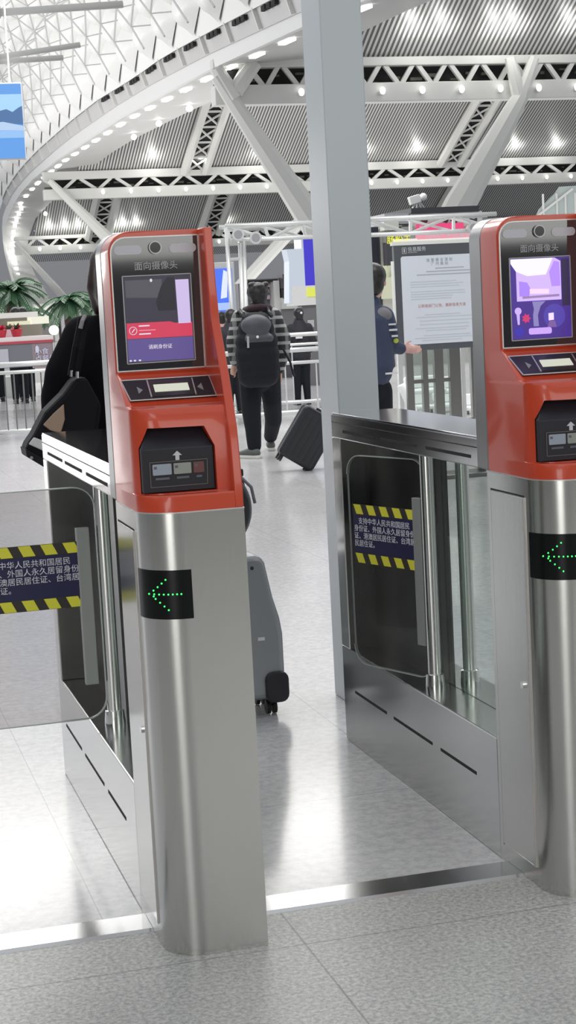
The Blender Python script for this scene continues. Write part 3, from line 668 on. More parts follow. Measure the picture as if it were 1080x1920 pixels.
def shoe(parent, pos, ang, name='shoe', m1=None, m2=None):
    M = T(*pos) @ Matrix.Rotation(ang, 4, 'Z'); mb = MB()
    mb.limb([M @ Vector((0, -.06, .055)), M @ Vector((0, .02, .06)), M @ Vector((0, .12, .04)), M @ Vector((0, .17, .035))], [.045, .048, .038, .03], 10)
    s = blob(mb, name, m1, parent, .008, 2)
    sb = MB().prism([(-.04, -.11), (.04, -.11), (.046, .06), (.04, .17), (.0, .205), (-.04, .17), (-.046, .06)], 0, .032, 'z', M).build('sole', m2, s, bevel=.008); return s

# ---- woman behind the left gate
def woman():
    P = Vector((1.12, 6.42, 0)); t = thing('person', 'person in a black coat with dark brown bob hair, back turned, beyond the left gate', 'person', P)
    b = MB(); head_prims(b, (0, 0, 1.63)); b.limb([(0, 0, 1.58), (0, -.01, 1.44)], [.05, .06])
    b.limb([(0, 0, 1.30), (0, 0, 1.15), (0, 0, .95)], [.12, .12, .13], 12)
    for s_ in (-1, 1):
        b.limb([(.09 * s_, 0, .92), (.10 * s_, .01, .5), (.10 * s_, 0, .08)], [.08, .055, .04])
        b.limb([(.17 * s_, 0, 1.42), (.24 * s_, -.02, 1.17), (.27 * s_, .08, .98)], [.05, .04, .03])
    hand(b, (-.27, .09, .97), (0, .6, -.7), (1, 0, 0)); hand(b, (.27, .02, .90), (0, 0, -1), (0, 1, 0))
    blob(b, 'body', SKIN, t, .014, 2)
    c = MB(); c.limb([(0, -.01, 1.52), (0, 0, 1.47)], [.062, .075], 12); c.limb([(0, 0, 1.47), (0, 0, 1.36), (0, 0, 1.15), (0, 0, .95), (0, .0, .62)], [.09, .165, .165, .19, .21], 14, 1.12, up=(0, 1, 0))
    c.ball((-.13, 0, 1.40), (.10, .10, .10)); c.ball((.13, 0, 1.40), (.10, .10, .10))
    c.limb([(-.15, 0, 1.415), (-.235, -.02, 1.28), (-.265, -.01, 1.13), (-.22, .12, 1.02)], [.085, .08, .072, .05]); c.ball((-.275, 0, 1.19), (.055, .08, .085))
    c.limb([(.15, 0, 1.415), (.245, -.02, 1.2), (.265, 0, .96)], [.085, .075, .05])
    blob(c, 'coat', BCOAT, t, .014, 4)
    tr = MB()
    for s_ in (-1, 1): tr.limb([(.09 * s_, 0, .75), (.10 * s_, .01, .5), (.10 * s_, 0, .10)], [.10, .08, .06])
    blob(tr, 'trousers', mat('black_cloth', (.012, .012, .014), .8), t, .016, 2)
    for s_ in (-1, 1): shoe(t, (.10 * s_, .02, 0), 0, 'shoe', BLACKP, BLACKP)
    h = MB(); h.ball((0, -.01, 1.675), (.108, .118, .115)); h.limb([(0, -.04, 1.66), (-.0, -.055, 1.56), (0, -.05, 1.50)], [.10, .105, .082], 14, 1.05, up=(0, 1, 0))
    for s_ in (-1, 1): h.limb([(.07 * s_, 0, 1.70), (.088 * s_, .01, 1.60), (.080 * s_, .02, 1.52)], [.04, .042, .03])
    blob(h, 'hair', mat('brown_hair', (.035, .018, .016), .4), t, .010, 3)
woman()
# ---- her bag
def bag():
    P = Vector((.85, 6.1, .93)); t = thing('shoulder_bag', 'large black tote bag with tan panel and white stripe beside the person in black coat', 'bag', P)
    LE = mat('black_leather', (.004, .004, .006), .6, spec=.15); Y = 6.1
    def L(px, py, dy=0): return at(px, py, Y) + Vector((0, dy, 0)) - P
    def slab(name, pts, d0, d1, m, par, bev=.01):
        k = len(pts); a = [L(*p, d0) for p in pts]; b = [L(*p, d1) for p in pts]
        return MB().add(a + b, [tuple(range(k)), tuple(range(2 * k - 1, k - 1, -1))] + [(i, i + k, (i + 1) % k + k, (i + 1) % k) for i in range(k)]).build(name, m, par, bevel=bev)
    b = slab('bag_body', [(140, 708), (118, 738), (84, 772), (62, 815), (46, 838), (49, 856), (96, 884), (170, 905), (190, 760), (160, 705)], -.02, .13, LE, t, .02)
    slab('tan_panel', [(118, 757), (98, 775), (79, 796), (92, 806), (112, 812), (120, 786)], -.028, -.018, mat('tan_leather', (.30, .21, .15), .5), b, .004)
    slab('white_stripe', [(62, 819), (52, 832), (96, 852), (170, 878), (176, 858), (92, 830)], -.028, -.018, mat('stripe_white', (.55, .56, .55), .4), b, .004)
    slab('base_band', [(46, 840), (49, 856), (96, 884), (170, 905), (172, 893), (98, 868)], -.03, .14, mat('base_leather', (.010, .010, .014), .6, spec=.2), b, .006)
    MB().tube([L(57, 857, -.03), L(57, 857, -.036)], .006, 10).build('metal_stud', CHROME, b)
    for (x0, y0, x1, y1, x2, y2) in ((150, 598, 138, 650, 131, 704), (158, 600, 148, 655, 142, 706)):
        MB().tube([L(x0, y0, -.03), L(x1, y1, -.05), L(x2, y2, -.02)], .007, 6, 1.8).build('strap', LE, t)
    MB().tube([L(156, 592, -.04), L(150, 602, -.055), L(146, 616, -.06)], .006, 6, 1.4).build('pale_strap_pad', mat('strap_grey', (.20, .18, .19), .6), t)
    for x, y in ((131, 700), (142, 702)): MB().tube([L(x, y - 6, -.035), L(x, y + 6, -.035)], .006, 8).build('buckle', CHROME, t)
bag()
# ---- suitcase beside the left gate
def suitcase(name, label, P, w, d, h, m, rz, tilt=0, group=None, ridges=True, poly=None):
    t = thing(name, label, 'suitcase', P, group); M = Matrix.Rotation(rz, 4, 'Z') @ (Matrix.Rotation(tilt, 4, 'Y') if tilt else Matrix.Identity(4))
    b = MB().prism(poly or rrect(-w / 2, w / 2, .055, h, .045, 5), -d / 2, d / 2, 'y', M).build('shell', m, t, bevel=.028, seg=4); auto(b, 50)
    if ridges:
        r = MB()
        for k in range(5): x = -w / 2 + w * (k + 1) / 6; r.box(x - .006, x + .006, -d / 2 - .004, d / 2 + .004, .10, h - .06, M)
        r.build('ridges', m, b, bevel=.003)
    z = MB(); poly or z.prism(rrect(-w / 2 - .002, w / 2 + .002, .053, h + .002, .045, 5), -.006, .006, 'y', M); z.build('zip_band', BLACKP, b)
    MB().prism(rrect(-.06, .06, h - .005, h + .022, .01, 3), -.012, .012, 'y', M).build('carry_handle', BLACKP, t)
    for sx in (-1, 1):
        for sy in (-1, 1):
            q = M @ Vector((sx * (w / 2 - .045), sy * (d / 2 - .04), 0))
            f = MB().limb([M @ Vector((sx * (w / 2 - .045), sy * (d / 2 - .04), .075)), M @ Vector((sx * (w / 2 - .045), sy * (d / 2 - .04), .05))], [.03, .02], 10).build('wheel_fork', BLACKP, t, smooth=True)
            ax = M.to_3x3() @ Vector((1, 0, 0)); c = M @ Vector((sx * (w / 2 - .045), sy * (d / 2 - .04), .027))
            for o_ in (-.012, .012): auto(MB().tube([c + ax * (o_ - .007), c + ax * (o_ + .007)], .026, 16).build('wheel', mat('rubber', (.01, .01, .01), .6), f), 40)
    return t, M
t, M = suitcase('suitcase', 'tall pale silver hard suitcase standing right behind the left gate', (1.405, 6.08, 0), .30, .24, .60, mat('silver_shell', (.33, .35, .36), .32, .55), 0, 0, ridges=False, poly=[(-.15, .10), (-.11, .06), (.11, .06), (.145, .09), (.158, .16), (.158, .30), (.150, .36), (.128, .44), (.104, .57), (.085, .598), (.06, .603), (-.12, .60), (-.15, .56)])
MB().prism(rrect(.150, .161, .10, .30, .004, 2), -.02, .09, 'y', M).build('corner_guard', mat('guard_grey', (.16, .17, .17), .4), t)
MB().prism(rrect(.078, .166, .05, .165, .030, 4), -.135, -.06, 'y', M).build('wheel_guard', BLACKP, t, bevel=.006)
MB().box(.06, .085, -.1225, -.119, .285, .297, M).build('badge', mat('badge_white', (.7, .7, .72), .4), t)
MB().ball(M @ Vector((.052, -.121, .555)), (.007, .004, .007)).build('rivet', BLACKP, t)
for sx in (-.07, .07): MB().tube([(sx, .095, .58), (sx, .095, .88)], .008, 8).build('telescopic_rod', CHROME, t)
MB().box(-.09, .09, .081, .109, .87, .90).build('pull_grip', BLACKP, t, bevel=.006)
def small_bag():
    P = Vector((1.432, 6.055, .628)); t = thing('travel_bag', 'small black travel bag resting on top of the pale silver suitcase', 'bag', P)
    b = MB(); b.ball((-.045, 0, .14), (.105, .09, .135), 20, 14); blob(b, 'bag_body', mat('black_nylon', (.012, .012, .014), .45), t, .01, 3)
    MB().tube([(.0, -.06, .27), (.045, -.07, .22), (.058, -.06, .16)], .006, 8).build('zip_trim', mat('purple_grey', (.22, .20, .24), .3, .5), t)
    MB().tube([(-.10, 0, .24), (-.06, 0, .34), (.0, 0, .34), (.03, 0, .22)], .009, 8).build('handle', BLACKP, t)
small_bag()

# ---- man with backpack
PLAID = bpy.data.materials.new('plaid_cloth'); PLAID.use_nodes = True
nt = PLAID.node_tree; b_ = nt.nodes['Principled BSDF']; tc = nt.nodes.new('ShaderNodeTexCoord'); sp_ = nt.nodes.new('ShaderNodeSeparateXYZ'); nt.links.new(tc.outputs['Object'], sp_.inputs[0])
def band(axis, per, ratio):
    d = nt.nodes.new('ShaderNodeMath'); d.operation = 'DIVIDE'; d.inputs[1].default_value = per; nt.links.new(sp_.outputs[axis], d.inputs[0])
    f = nt.nodes.new('ShaderNodeMath'); f.operation = 'FRACT'; nt.links.new(d.outputs[0], f.inputs[0]); l = nt.nodes.new('ShaderNodeMath'); l.operation = 'LESS_THAN'; l.inputs[1].default_value = ratio; nt.links.new(f.outputs[0], l.inputs[0]); return l
bz, bx = band(2, .085, .36), band(0, .13, .28); ad_ = nt.nodes.new('ShaderNodeMath'); ad_.operation = 'MULTIPLY_ADD'; ad_.inputs[1].default_value = .45; nt.links.new(bx.outputs[0], ad_.inputs[0]); nt.links.new(bz.outputs[0], ad_.inputs[2])
rp = nt.nodes.new('ShaderNodeValToRGB'); rp.color_ramp.elements[0].color = (.022, .024, .026, 1); rp.color_ramp.elements[1].color = (.33, .33, .33, 1); nt.links.new(ad_.outputs[0], rp.inputs[0]); nt.links.new(rp.outputs[0], b_.inputs['Base Color']); b_.inputs['Roughness'].default_value = .85
TROU = mat('black_trousers', (.012, .013, .017), .8, spec=.2)
def man_backpack():
    P = Vector((4.21, 16.45, 0)); t = thing('person', 'person in black and grey plaid jacket and black trousers, back turned, pulling a black suitcase', 'person', P)
    b = MB(); head_prims(b, (.02, 0, 1.60)); b.limb([(.02, 0, 1.56), (.01, 0, 1.44)], [.05, .06]); b.limb([(0, 0, 1.28), (0, 0, 1.12), (-.01, 0, .92)], [.12, .12, .12], 12)
    b.limb([(-.09, 0, .88), (-.12, -.03, .48), (-.13, -.06, .09)], [.085, .06, .04]); b.limb([(.08, 0, .88), (.15, .17, .55), (.25, .68, .11)], [.085, .06, .04])
    b.limb([(-.18, 0, 1.38), (-.24, .02, 1.12), (-.22, .14, .95)], [.05, .04, .03]); b.limb([(.18, 0, 1.38), (.25, .0, 1.12), (.21, .03, .85)], [.05, .04, .03])
    hand(b, (.21, .03, .85), (0, .2, -.95), (-1, 0, 0), curl=.9); hand(b, (-.22, .15, .94), (0, .5, -.8), (1, 0, 0), curl=.9)
    blob(b, 'body', SKIN, t, .014, 2)
    j = MB(); j.limb([(0, 0, 1.45), (0, 0, 1.34), (0, 0, 1.12), (-.01, 0, .86)], [.10, .155, .16, .175], 14, 1.15, up=(0, 1, 0)); j.ball((-.15, 0, 1.37), (.09, .10, .09)); j.ball((.15, 0, 1.37), (.09, .10, .09))
    j.limb([(.17, 0, 1.39), (.26, .0, 1.17), (.25, .0, 1.0), (.21, .02, .86)], [.085, .08, .07, .05]); j.limb([(-.17, 0, 1.39), (-.25, .02, 1.15), (-.22, .13, .96)], [.085, .075, .05])
    blob(j, 'jacket', PLAID, t, .016, 3)
    MB().tube([(-.11, .02, 1.455), (-.07, -.07, 1.475), (.02, -.105, 1.485), (.10, -.07, 1.475), (.14, .02, 1.455)], .038, 10).build('collar', mat('maroon_collar', (.035, .018, .022), .8), t, smooth=True)
    k = MB(); k.limb([(-.015, 0, .92), (-.01, 0, .80)], [.155, .15], 12); k.limb([(-.095, 0, .86), (-.115, -.03, .48), (-.11, -.05, .30), (-.11, -.06, .12)], [.125, .10, .085, .072]); k.limb([(.09, 0, .86), (.15, .15, .56), (.21, .36, .34), (.25, .66, .15)], [.125, .10, .09, .072])
    blob(k, 'trousers', TROU, t, .015, 3)
    sg, sw_ = mat('grey_trainer', (.09, .10, .09), .6), mat('white_sole', (.62, .62, .58), .6)
    shoe(t, (-.14, -.06, 0), math.radians(35), 'shoe', sg, sw_); shoe(t, (.255, .70, 0), math.radians(-10), 'shoe', sg, sw_)
    h = MB(); h.ball((.02, -.01, 1.632), (.112, .115, .10)); h.ball((.02, -.05, 1.58), (.088, .062, .075)); h.ball((.02, -.06, 1.535), (.062, .045, .05)); 
    for q in range(16):
        a = q * 2.4; r = .05 + .03 * (q % 3) / 2; h.ball((.02 + r * math.cos(a) * 1.1, -.02 + r * math.sin(a), 1.69 + .018 * math.sin(q * 1.7)), (.032, .032, .028))
    blob(h, 'hair', HAIRK, t, .009, 2)
    # backpack rests on the back
    B = thing('backpack', 'black backpack with grey top flap worn by the person in the plaid jacket', 'backpack', P + Vector((-.07, -.25, .85)))
    bp = MB()
    for z_, r_, hw in ((-.02, .125, .085), (.08, .13, .09), (.18, .135, .09), (.30, .13, .085), (.42, .115, .07), (.50, .09, .055)): bp.limb([(-.01 - hw, -.01, z_), (-.01 + hw, -.01, z_)], [r_, r_], 14)
    blob(bp, 'pack_body', mat('pack_black', (.008, .009, .013), .7, spec=.25), B, .013, 4)
    fp = MB(); fp.ball((-.02, -.06, .45), (.155, .10, .12), 20, 12); fp.limb([(-.11, -.10, .33), (.09, -.10, .33)], [.05, .05]); blob(fp, 'top_flap', mat('pack_grey', (.055, .058, .07), .5), B, .012, 3)
    MB().ball((-.04, -.172, .35), (.014, .008, .014)).build('round_badge', mat('badge', (.7, .7, .7), .4), B)
    MB().bar((-.13, -.15, .36), (-.13, -.14, .25), .02, .006).build('strap_tab', mat('tab_grey', (.4, .4, .38), .5), B)
    for sx in (-.13, .15): MB().tube([(sx, -.02, .54), (sx, .13, .62), (sx, .27, .56)], .018, 8).build('shoulder_strap', BLACKP, B, smooth=True)
    MB().tube([(.26, .02, .22), (.33, .03, .08), (.36, .03, -.06)], .012, 6).build('loose_strap', BLACKP, B)
man_backpack()
t, M = suitcase('suitcase', 'black hard suitcase tilted on its wheels, pulled by the person in the plaid jacket', (4.04, 14.85, .035), .36, .24, .565, mat('black_shell', (.008, .009, .013), .38), math.radians(-10), math.radians(33))
MB().tube([M @ Vector((-.02, .07, .60)), M @ Vector((-.02, .09, .80)), M @ Vector((0, .1, .82))], .008, 8).build('telescopic_rod', STEEL_D, t)

# ---- man in the navy jacket, mostly hidden by the column
def man_navy():
    P = Vector((3.74, 11.5, 0)); t = thing('person', 'person in a navy jacket reaching towards the notice board, half hidden by the column', 'person', P)
    f = (.5, .85, 0); b = MB(); head_prims(b, (.065, 0, 1.62), fwd=f); b.limb([(.05, 0, 1.56), (.04, 0, 1.44)], [.052, .06]); b.limb([(0, 0, 1.26), (0, 0, 1.12), (0, 0, .92)], [.12, .12, .12], 12)
    for s_ in (-1, 1): b.limb([(.07 * s_, 0, .88), (.08 * s_, .01, .48), (.08 * s_, 0, .09)], [.085, .06, .04])
    b.limb([(-.18, 0, 1.36), (-.23, 0, 1.1), (-.22, .05, .88)], [.05, .04, .03]); b.limb([(.13, 0, 1.34), (.165, .0, 1.18), (.26, .03, 1.145)], [.04, .035, .028])
    hand(b, (.255, .03, 1.145), (1, .15, -.12), (0, .2, 1), curl=.25); hand(b, (-.22, .05, .86), (0, 0, -1), (0, 1, 0), curl=.5)
    blob(b, 'body', mat('skin_pink', (.62, .37, .32), .5), t, .009, 2)
    nv = mat('navy_cloth', (.030, .042, .085), .7, noise=(9, .2, 0)); j = MB(); j.limb([(.03, 0, 1.47), (.01, 0, 1.37), (.0, 0, 1.18), (0, 0, 1.02)], [.08, .15, .165, .175], 14, 1.1, up=(0, 1, 0)); j.ball((.11, 0, 1.36), (.095, .10, .085)); j.ball((-.13, 0, 1.36), (.09, .1, .09))
    j.limb([(.12, 0, 1.37), (.155, -.02, 1.24), (.175, 0, 1.165), (.25, .03, 1.145)], [.085, .075, .065, .045]); j.limb([(-.17, 0, 1.37), (-.235, 0, 1.12), (-.22, .04, .93)], [.085, .07, .05])
    blob(j, 'jacket', nv, t, .012, 3)
    yk = MB(); yk.ball((.075, -.045, 1.385), (.10, .085, .062)); blob(yk, 'grey_yoke', mat('grey_cloth', (.16, .155, .17), .8), t, .01, 2)
    tx = mat('sleeve_print', (.55, .57, .60), .6)
    for dx, z, w_, h_ in ((.150, 1.315, .055, .012), (.155, 1.275, .06, .014), (.165, 1.232, .045, .014)): MB().box(dx - w_ / 2, dx + w_ / 2, -.112, -.085, z, z + h_, Matrix.Identity(4)).build('sleeve_print', tx, t)
    MB().ball((.180, -.085, 1.205), (.020, .012, .018)).build('yellow_patch', mat('patch_yellow', (.45, .55, .06), .5), t)
    MB().tube([(.02, -.02, 1.455), (.09, -.03, 1.44)], .03, 8).build('hood_lining', mat('cream_lining', (.60, .58, .38), .7), t, smooth=True)
    MB().box(.07, .16, -.15, -.12, .975, .988).build('shirt_hem', mat('hem_white', (.65, .65, .66), .6), t)
    k = MB()
    k.limb([(0, 0, 1.0), (0, 0, .86)], [.13, .13], 12)
    for s_ in (-1, 1): k.limb([(.065 * s_, 0, .86), (.075 * s_, .01, .48), (.08 * s_, 0, .12)], [.10, .08, .065])
    blob(k, 'trousers', TROU, t, .013, 2)
    for s_ in (-1, 1): shoe(t, (.08 * s_, .02, 0), math.radians(-20), 'shoe', BLACKP, mat('white_sole', (.6, .6, .6), .6))
    h = MB(); h.ball((.055, -.012, 1.665), (.098, .105, .095)); h.ball((.04, -.05, 1.60), (.085, .06, .08)); h.ball((.115, .01, 1.62), (.03, .05, .06)); blob(h, 'hair', HAIRK, t, .009, 2)
man_navy()
def bust(P, label, cloth, hairm, capc=None, extra=None, s=1.0):
    t = thing('person', label, 'person', P); b = MB(); head_prims(b, (0, 0, 1.56)); b.limb([(0, 0, 1.52), (0, 0, 1.38)], [.05, .06]); b.limb([(0, 0, 1.24), (0, 0, .9)], [.12, .12], 12)
    for q in (-1, 1): b.limb([(.08 * q, 0, .86), (.09 * q, 0, .48), (.09 * q, 0, .08)], [.08, .06, .045]); b.limb([(.17 * q, 0, 1.34), (.24 * q, 0, 1.08), (.22 * q, .12, .92)], [.05, .04, .03]); hand(b, (.22 * q, .13, .91), (0, .5, -.8), (-q, 0, 0))
    blob(b, 'body', SKIN, t, .016, 2)
    j = MB(); j.limb([(0, 0, 1.46), (0, 0, 1.30), (0, 0, 1.1), (0, 0, .82)], [.09, .15, .16, .165], 12, 1.15, up=(0, 1, 0))
    for q in (-1, 1): j.limb([(.16 * q, 0, 1.34), (.25 * q, 0, 1.08), (.22 * q, .11, .94)], [.085, .07, .05])
    blob(j, 'jacket', cloth, t, .018, 3)
    k = MB()
    for q in (-1, 1): k.limb([(.07 * q, 0, .86), (.08 * q, .01, .48), (.09 * q, 0, .10)], [.11, .08, .06])
    blob(k, 'trousers', TROU, t, .018, 2)
    for q in (-1, 1): shoe(t, (.09 * q, .02, 0), 0, 'shoe', BLACKP, BLACKP)
    h = MB(); h.ball((0, -.015, 1.60), (.098, .105, .10)); h.ball((0, -.055, 1.53), (.075, .05, .07)); blob(h, 'hair' if not capc else 'cap', hairm, t, .012, 2)
    if extra: extra(t)
    t.scale = (s, s, s); return t
def capx(t):
    MB().ball((.02, -.115, 1.60), (.022, .008, .022)).build('cap_mark', mat('badge', (.7, .7, .7), .4), t)
    MB().box(-.12, .0, -.185, -.165, 1.16, 1.20).build('chest_lettering', mat('badge', (.7, .7, .7), .4), t)
a = at(560, 598, 24.5); bust((a.x, 24.5, 0), 'person in black with a black cap behind the far white railing', mat('black_jacket', (.014, .014, .020), .7), BLACKP, True, capx, .85)
a = at(432, 598, 23.0); bust((a.x, 23.0, 0), 'person in a black jacket partly hidden by the left gate head edge', mat('black_jacket', (.014, .014, .020), .7), HAIRK, s=.87)
a = at(416, 618, 25.2); bust((a.x, 25.2, 0), 'person in a pale pink patterned top beside the blue advertising board', mat('pink_print', (.62, .38, .36), .8, noise=(20, .4, 0)), HAIRK, s=.85)

# ================================================================ BARRIERS, BOARD, GANTRY
RAILM = mat('pale_rail', (.66, .67, .66), .3, .5)
def barrier(label, x0, x1, Y, rails, step, z0=.10, group=None, thick=.028, bars=True, casters=True, bm=None):
    t = thing('crowd_barrier', label, 'barrier', (x0, Y, 0), group); L = x1 - x0
    for z, r in rails: MB().tube([(0, 0, z), (L, 0, z)], r, 10).build('rail', RAILM, t, smooth=True)
    MB().tube([(0, 0, z0), (L, 0, z0)], thick, 10).build('rail', RAILM, t, smooth=True)
    zt = min(z for z, r in rails)
    if bars:
        for k in range(int(L / step) + 1): MB().tube([(k * step + .03, 0, z0), (k * step + .03, 0, zt)], .010, 6).build('bar', bm or STEEL_D, t)
    for x in (.12, L - .12):
        MB().tube([(x, 0, z0 - .0), (x, 0, .05)], .014, 8).build('leg', STEEL_D, t)
        c = MB().tube([(x - .015, 0, .035), (x + .015, 0, .035)], .035, 12).build('caster', mat('caster_brown', (.10, .08, .07), .5), t)
    return t
barrier('grey barred crowd barrier on casters at the left edge, behind the black tote bag', 1.96, 3.35, 21.4, [(.935, .03), (.835, .022)], .112, group='crowd barriers')
barrier('white railed barrier between the person with the backpack and the column', 4.95, 6.6, 21.4, [(.905, .032), (.74, .022)], .42, group='crowd barriers', bm=RAILM)
barrier('farther low white railing behind the backpack person, under the person in the cap', 6.0, 7.6, 23.6, [(1.06, .03), (.92, .02)], .5, group='crowd barriers', bm=RAILM)

def board():
    a = at(738, 462, 13.3); P = Vector((a.x, 13.3, 0)); t = thing('notice_board', 'grey framed notice board with a white printed page on a stand, right of the column', 'notice board', P)
    FR = mat('board_grey', (.085, .095, .105), .4); PG = mat('white_page', (.70, .74, .80), .5)
    MB().prism(rrect(0, .80, 1.065, 1.925, .02, 4), 0, .05, 'y').build('frame', FR, t, bevel=.004)
    pg = MB().prism(rrect(.055, .715, 1.115, 1.835, .02, 4), -.003, .001, 'y').build('page', PG, t)
    MB().box(-.012, .81, -.002, .052, 1.925, 1.955).build('top_light_strip', mat('strip_pale', (.78, .80, .74), .4), t)
    MB().box(-.014, -.002, 0, .05, 1.25, 1.80).build('side_light_strip', mat('strip_pale', (.78, .80, .74), .4), t)
    for x in (.10, .70): MB().box(x - .03, x + .03, .01, .045, .03, 1.07).build('leg', STEEL_D, t)
    MB().box(.02, .78, -.15, .2, 0, .035).build('foot_plate', STEEL_D, t, bevel=.005)
    w_ = mat('board_lettering', (.62, .64, .66), .5)
    text_mesh('lettering', '信息服务', .040, w_, t, T(.118, -.002, 1.876) @ FACE)
    text_mesh('lettering', 'INFORMATION', .012, w_, t, T(.118, -.002, 1.860) @ FACE)
    lg = MB(); 
    for a_, b_2 in (((.072, 1.858), (.106, 1.858)), ((.106, 1.858), (.106, 1.905)), ((.106, 1.905), (.072, 1.905)), ((.072, 1.905), (.072, 1.858))): lg.bar((a_[0], -.001, a_[1]), (b_2[0], -.001, b_2[1]), .003, .003, (0, 1, 0))
    lg.bar((.089, -.001, 1.866), (.089, -.001, 1.898), .009, .003, (0, 1, 0)); lg.build('logo_mark', w_, t)
    g1, g2, gr = mat('page_grey', (.40, .43, .47), .6), mat('page_pale_grey', (.58, .62, .67), .6), mat('page_red', (.62, .33, .34), .6)
    text_mesh('lettering', '旅 客 乘 车 须 知\n　 广 州 南 站', .030, g1, pg, T(.275, -.0045, 1.785) @ FACE, spacing=1.05)
    rows = [(.35, .60, 1.725, g1), (.27, .68, 1.700, g1), (.19, .70, 1.675, g1)]
    random.seed(3)
    for z in (1.62, 1.60, 1.58, 1.54, 1.52, 1.50, 1.48): rows.append((.13, .13 + random.uniform(.35, .55), z, g2))
    for z in (1.35, 1.33, 1.30, 1.27, 1.24, 1.22, 1.18, 1.16, 1.14): rows.append((random.uniform(.14, .26), random.uniform(.5, .70), z, g2))
    for x0, x1, z, mm in rows:
        MB().box(x0, x1, -.0045, -.003, z, z + .007).build('text_line', mm, pg)
    text_mesh('lettering', '以铁路部门公告、最新信息为准', .030, gr, pg, T(.185, -.0045, 1.415) @ FACE)
board()
# glass barrier with posts under / behind the notice board
def exitgate():
    a = at(742, 655, 17); P = Vector((a.x, 17, 0)); t = thing('glass_screen', 'steel framed glass screen behind the foot of the notice board', 'glass screen', P)
    def X(px): return at(px, 700, 17).x - P.x
    for px, w_ in ((750, .045), (770, .03), (796, .06), (822, .10), (852, .12), (868, .03), (888, .07), (905, .05)):
        MB().box(X(px) - w_ / 2, X(px) + w_ / 2, -.03, .03, 0, .96).build('post', STEEL_D if px not in (868, 750) else RAILM, t)
    MB().tube([(X(740), 0, .985), (X(850), 0, .985)], .03, 10).build('rail', RAILM, t, smooth=True)
    MB().box(X(765), X(848), -.02, .02, .60, .64).build('mid_rail', STEEL_D, t); MB().box(X(745), X(915), -.02, .02, .12, .2).build('mid_rail', STEEL_D, t)
    MB().box(X(765), X(815), -.004, .004, .2, .96).build('glass_pane', GLASS_C, t); MB().box(X(825), X(850), -.004, .004, .2, .96).build('glass_pane', GLASS_C, t)
exitgate()
WS = mat('white_seat', (.82, .84, .84), .35)
for k, (px, py) in enumerate(((775, 718), (800, 716), (830, 718), (880, 750), (785, 748), (828, 745))):
    a = at(px, py, 19.5 + k * .3); t = thing('waiting_seat', 'rounded white seats beyond the steel framed glass screen', 'seat', (a.x, 19.5 + k * .3, 0), 'white seats beyond the glass screen')
    MB().prism(rrect(-.13, .13, a.z - .06, a.z + .08, .05, 4), -.03, .03, 'y').build('backrest', WS, t, bevel=.015)
    MB().box(-.13, .13, -.35, -.0, a.z - .12, a.z - .07).build('seat', WS, t, bevel=.015)
    for x in (-.1, .1): MB().box(x - .015, x + .015, -.2, -.15, 0, a.z - .1).build('leg', STEEL_D, t)
a = at(752, 722, 14.5); b = at(774, 768, 14.5); P = Vector((b.x + .12, 14.5, 0))
t = thing('leaning_pole', 'bright white slanted pole standing below the notice board, left side', 'pole', P)
MB().tube([a - P, b - P, Vector((0, 0, .04))], .038, 12).build('pole', mat('bright_white', (.9, .9, .9), .4), t, smooth=True); MB().tube([(0, 0, 0), (0, 0, .04)], .12, 16).build('foot', STEEL_D, t)

def gantry(label, pts_top, pts_bot, Y, legs):
    P = at(*pts_top[0], Y); P = Vector((P.x, Y, 0)); t = thing('truss_gantry', label, 'gantry', P)
    A, B = [at(*p, Y) - P for p in pts_top]; C, D = [at(*p, Y) - P for p in pts_bot]
    r = .035; MB().tube([A, B], r, 8).build('chord', RAILM, t, smooth=True); MB().tube([C, D], r, 8).build('chord', RAILM, t, smooth=True)
    off = Vector((0, .35, 0)); MB().tube([A + off, B + off], r, 8).build('chord', RAILM, t, smooth=True)
    n = max(2, int((B - A).length / .55)); br = MB()
    for k in range(n):
        p, q = A.lerp(B, k / n), A.lerp(B, (k + 1) / n); u, v = C.lerp(D, k / n), C.lerp(D, (k + 1) / n)
        br.tube([p, v] if k % 2 == 0 else [u, q], .022, 6); br.tube([p, u], .025, 6); br.tube([p + off, v], .018, 6)
    br.build('bracing', RAILM, t)
    for (p, q) in legs: MB().tube([at(*p, Y) - P, Vector((at(*q, Y).x - P.x, 0, 0))], .03, 8).build('leg', RAILM, t, smooth=True)
    return t
t = gantry('white aluminium truss gantry with legs between the left gate head and the column', ((422, 424), (640, 415)), ((434, 450), (640, 442)), 24, [((424, 424), (446, 760)), ((450, 455), (461, 760)), ((457, 452), (468, 760))])
for z in (487, 588): a = at(430, z, 24); b = at(458, z - 3, 24); MB().tube([a - t.location, b - t.location], .025, 8).build('leg_brace', RAILM, t)
t = gantry('white aluminium truss gantry crossing behind the notice board top', ((688, 411), (930, 401)), ((688, 441), (930, 430)), 24, [((1100, 400), (1120, 700))])
# spotlight lamps clipped on gantry
for px, py in ((445, 440), (478, 446), (886, 427)):
    a = at(px, py, 23.8); t = thing('clamp_lamp', {445: 'round lamp clamped on the left truss gantry corner', 478: 'second round lamp hanging on the left truss gantry', 886: 'small lamp on the right truss gantry beside the right gate head'}[px], 'lamp', a)
    MB().tube([(0, .2, 0), (0, .08, 0), (0, -.05, 0)], [.03, .06, .09], 14).build('lamp_housing', RAILM, t); MB().tube([(0, -.05, 0), (0, -.055, 0)], .06, 14).build('lamp_face', MGREY, t)

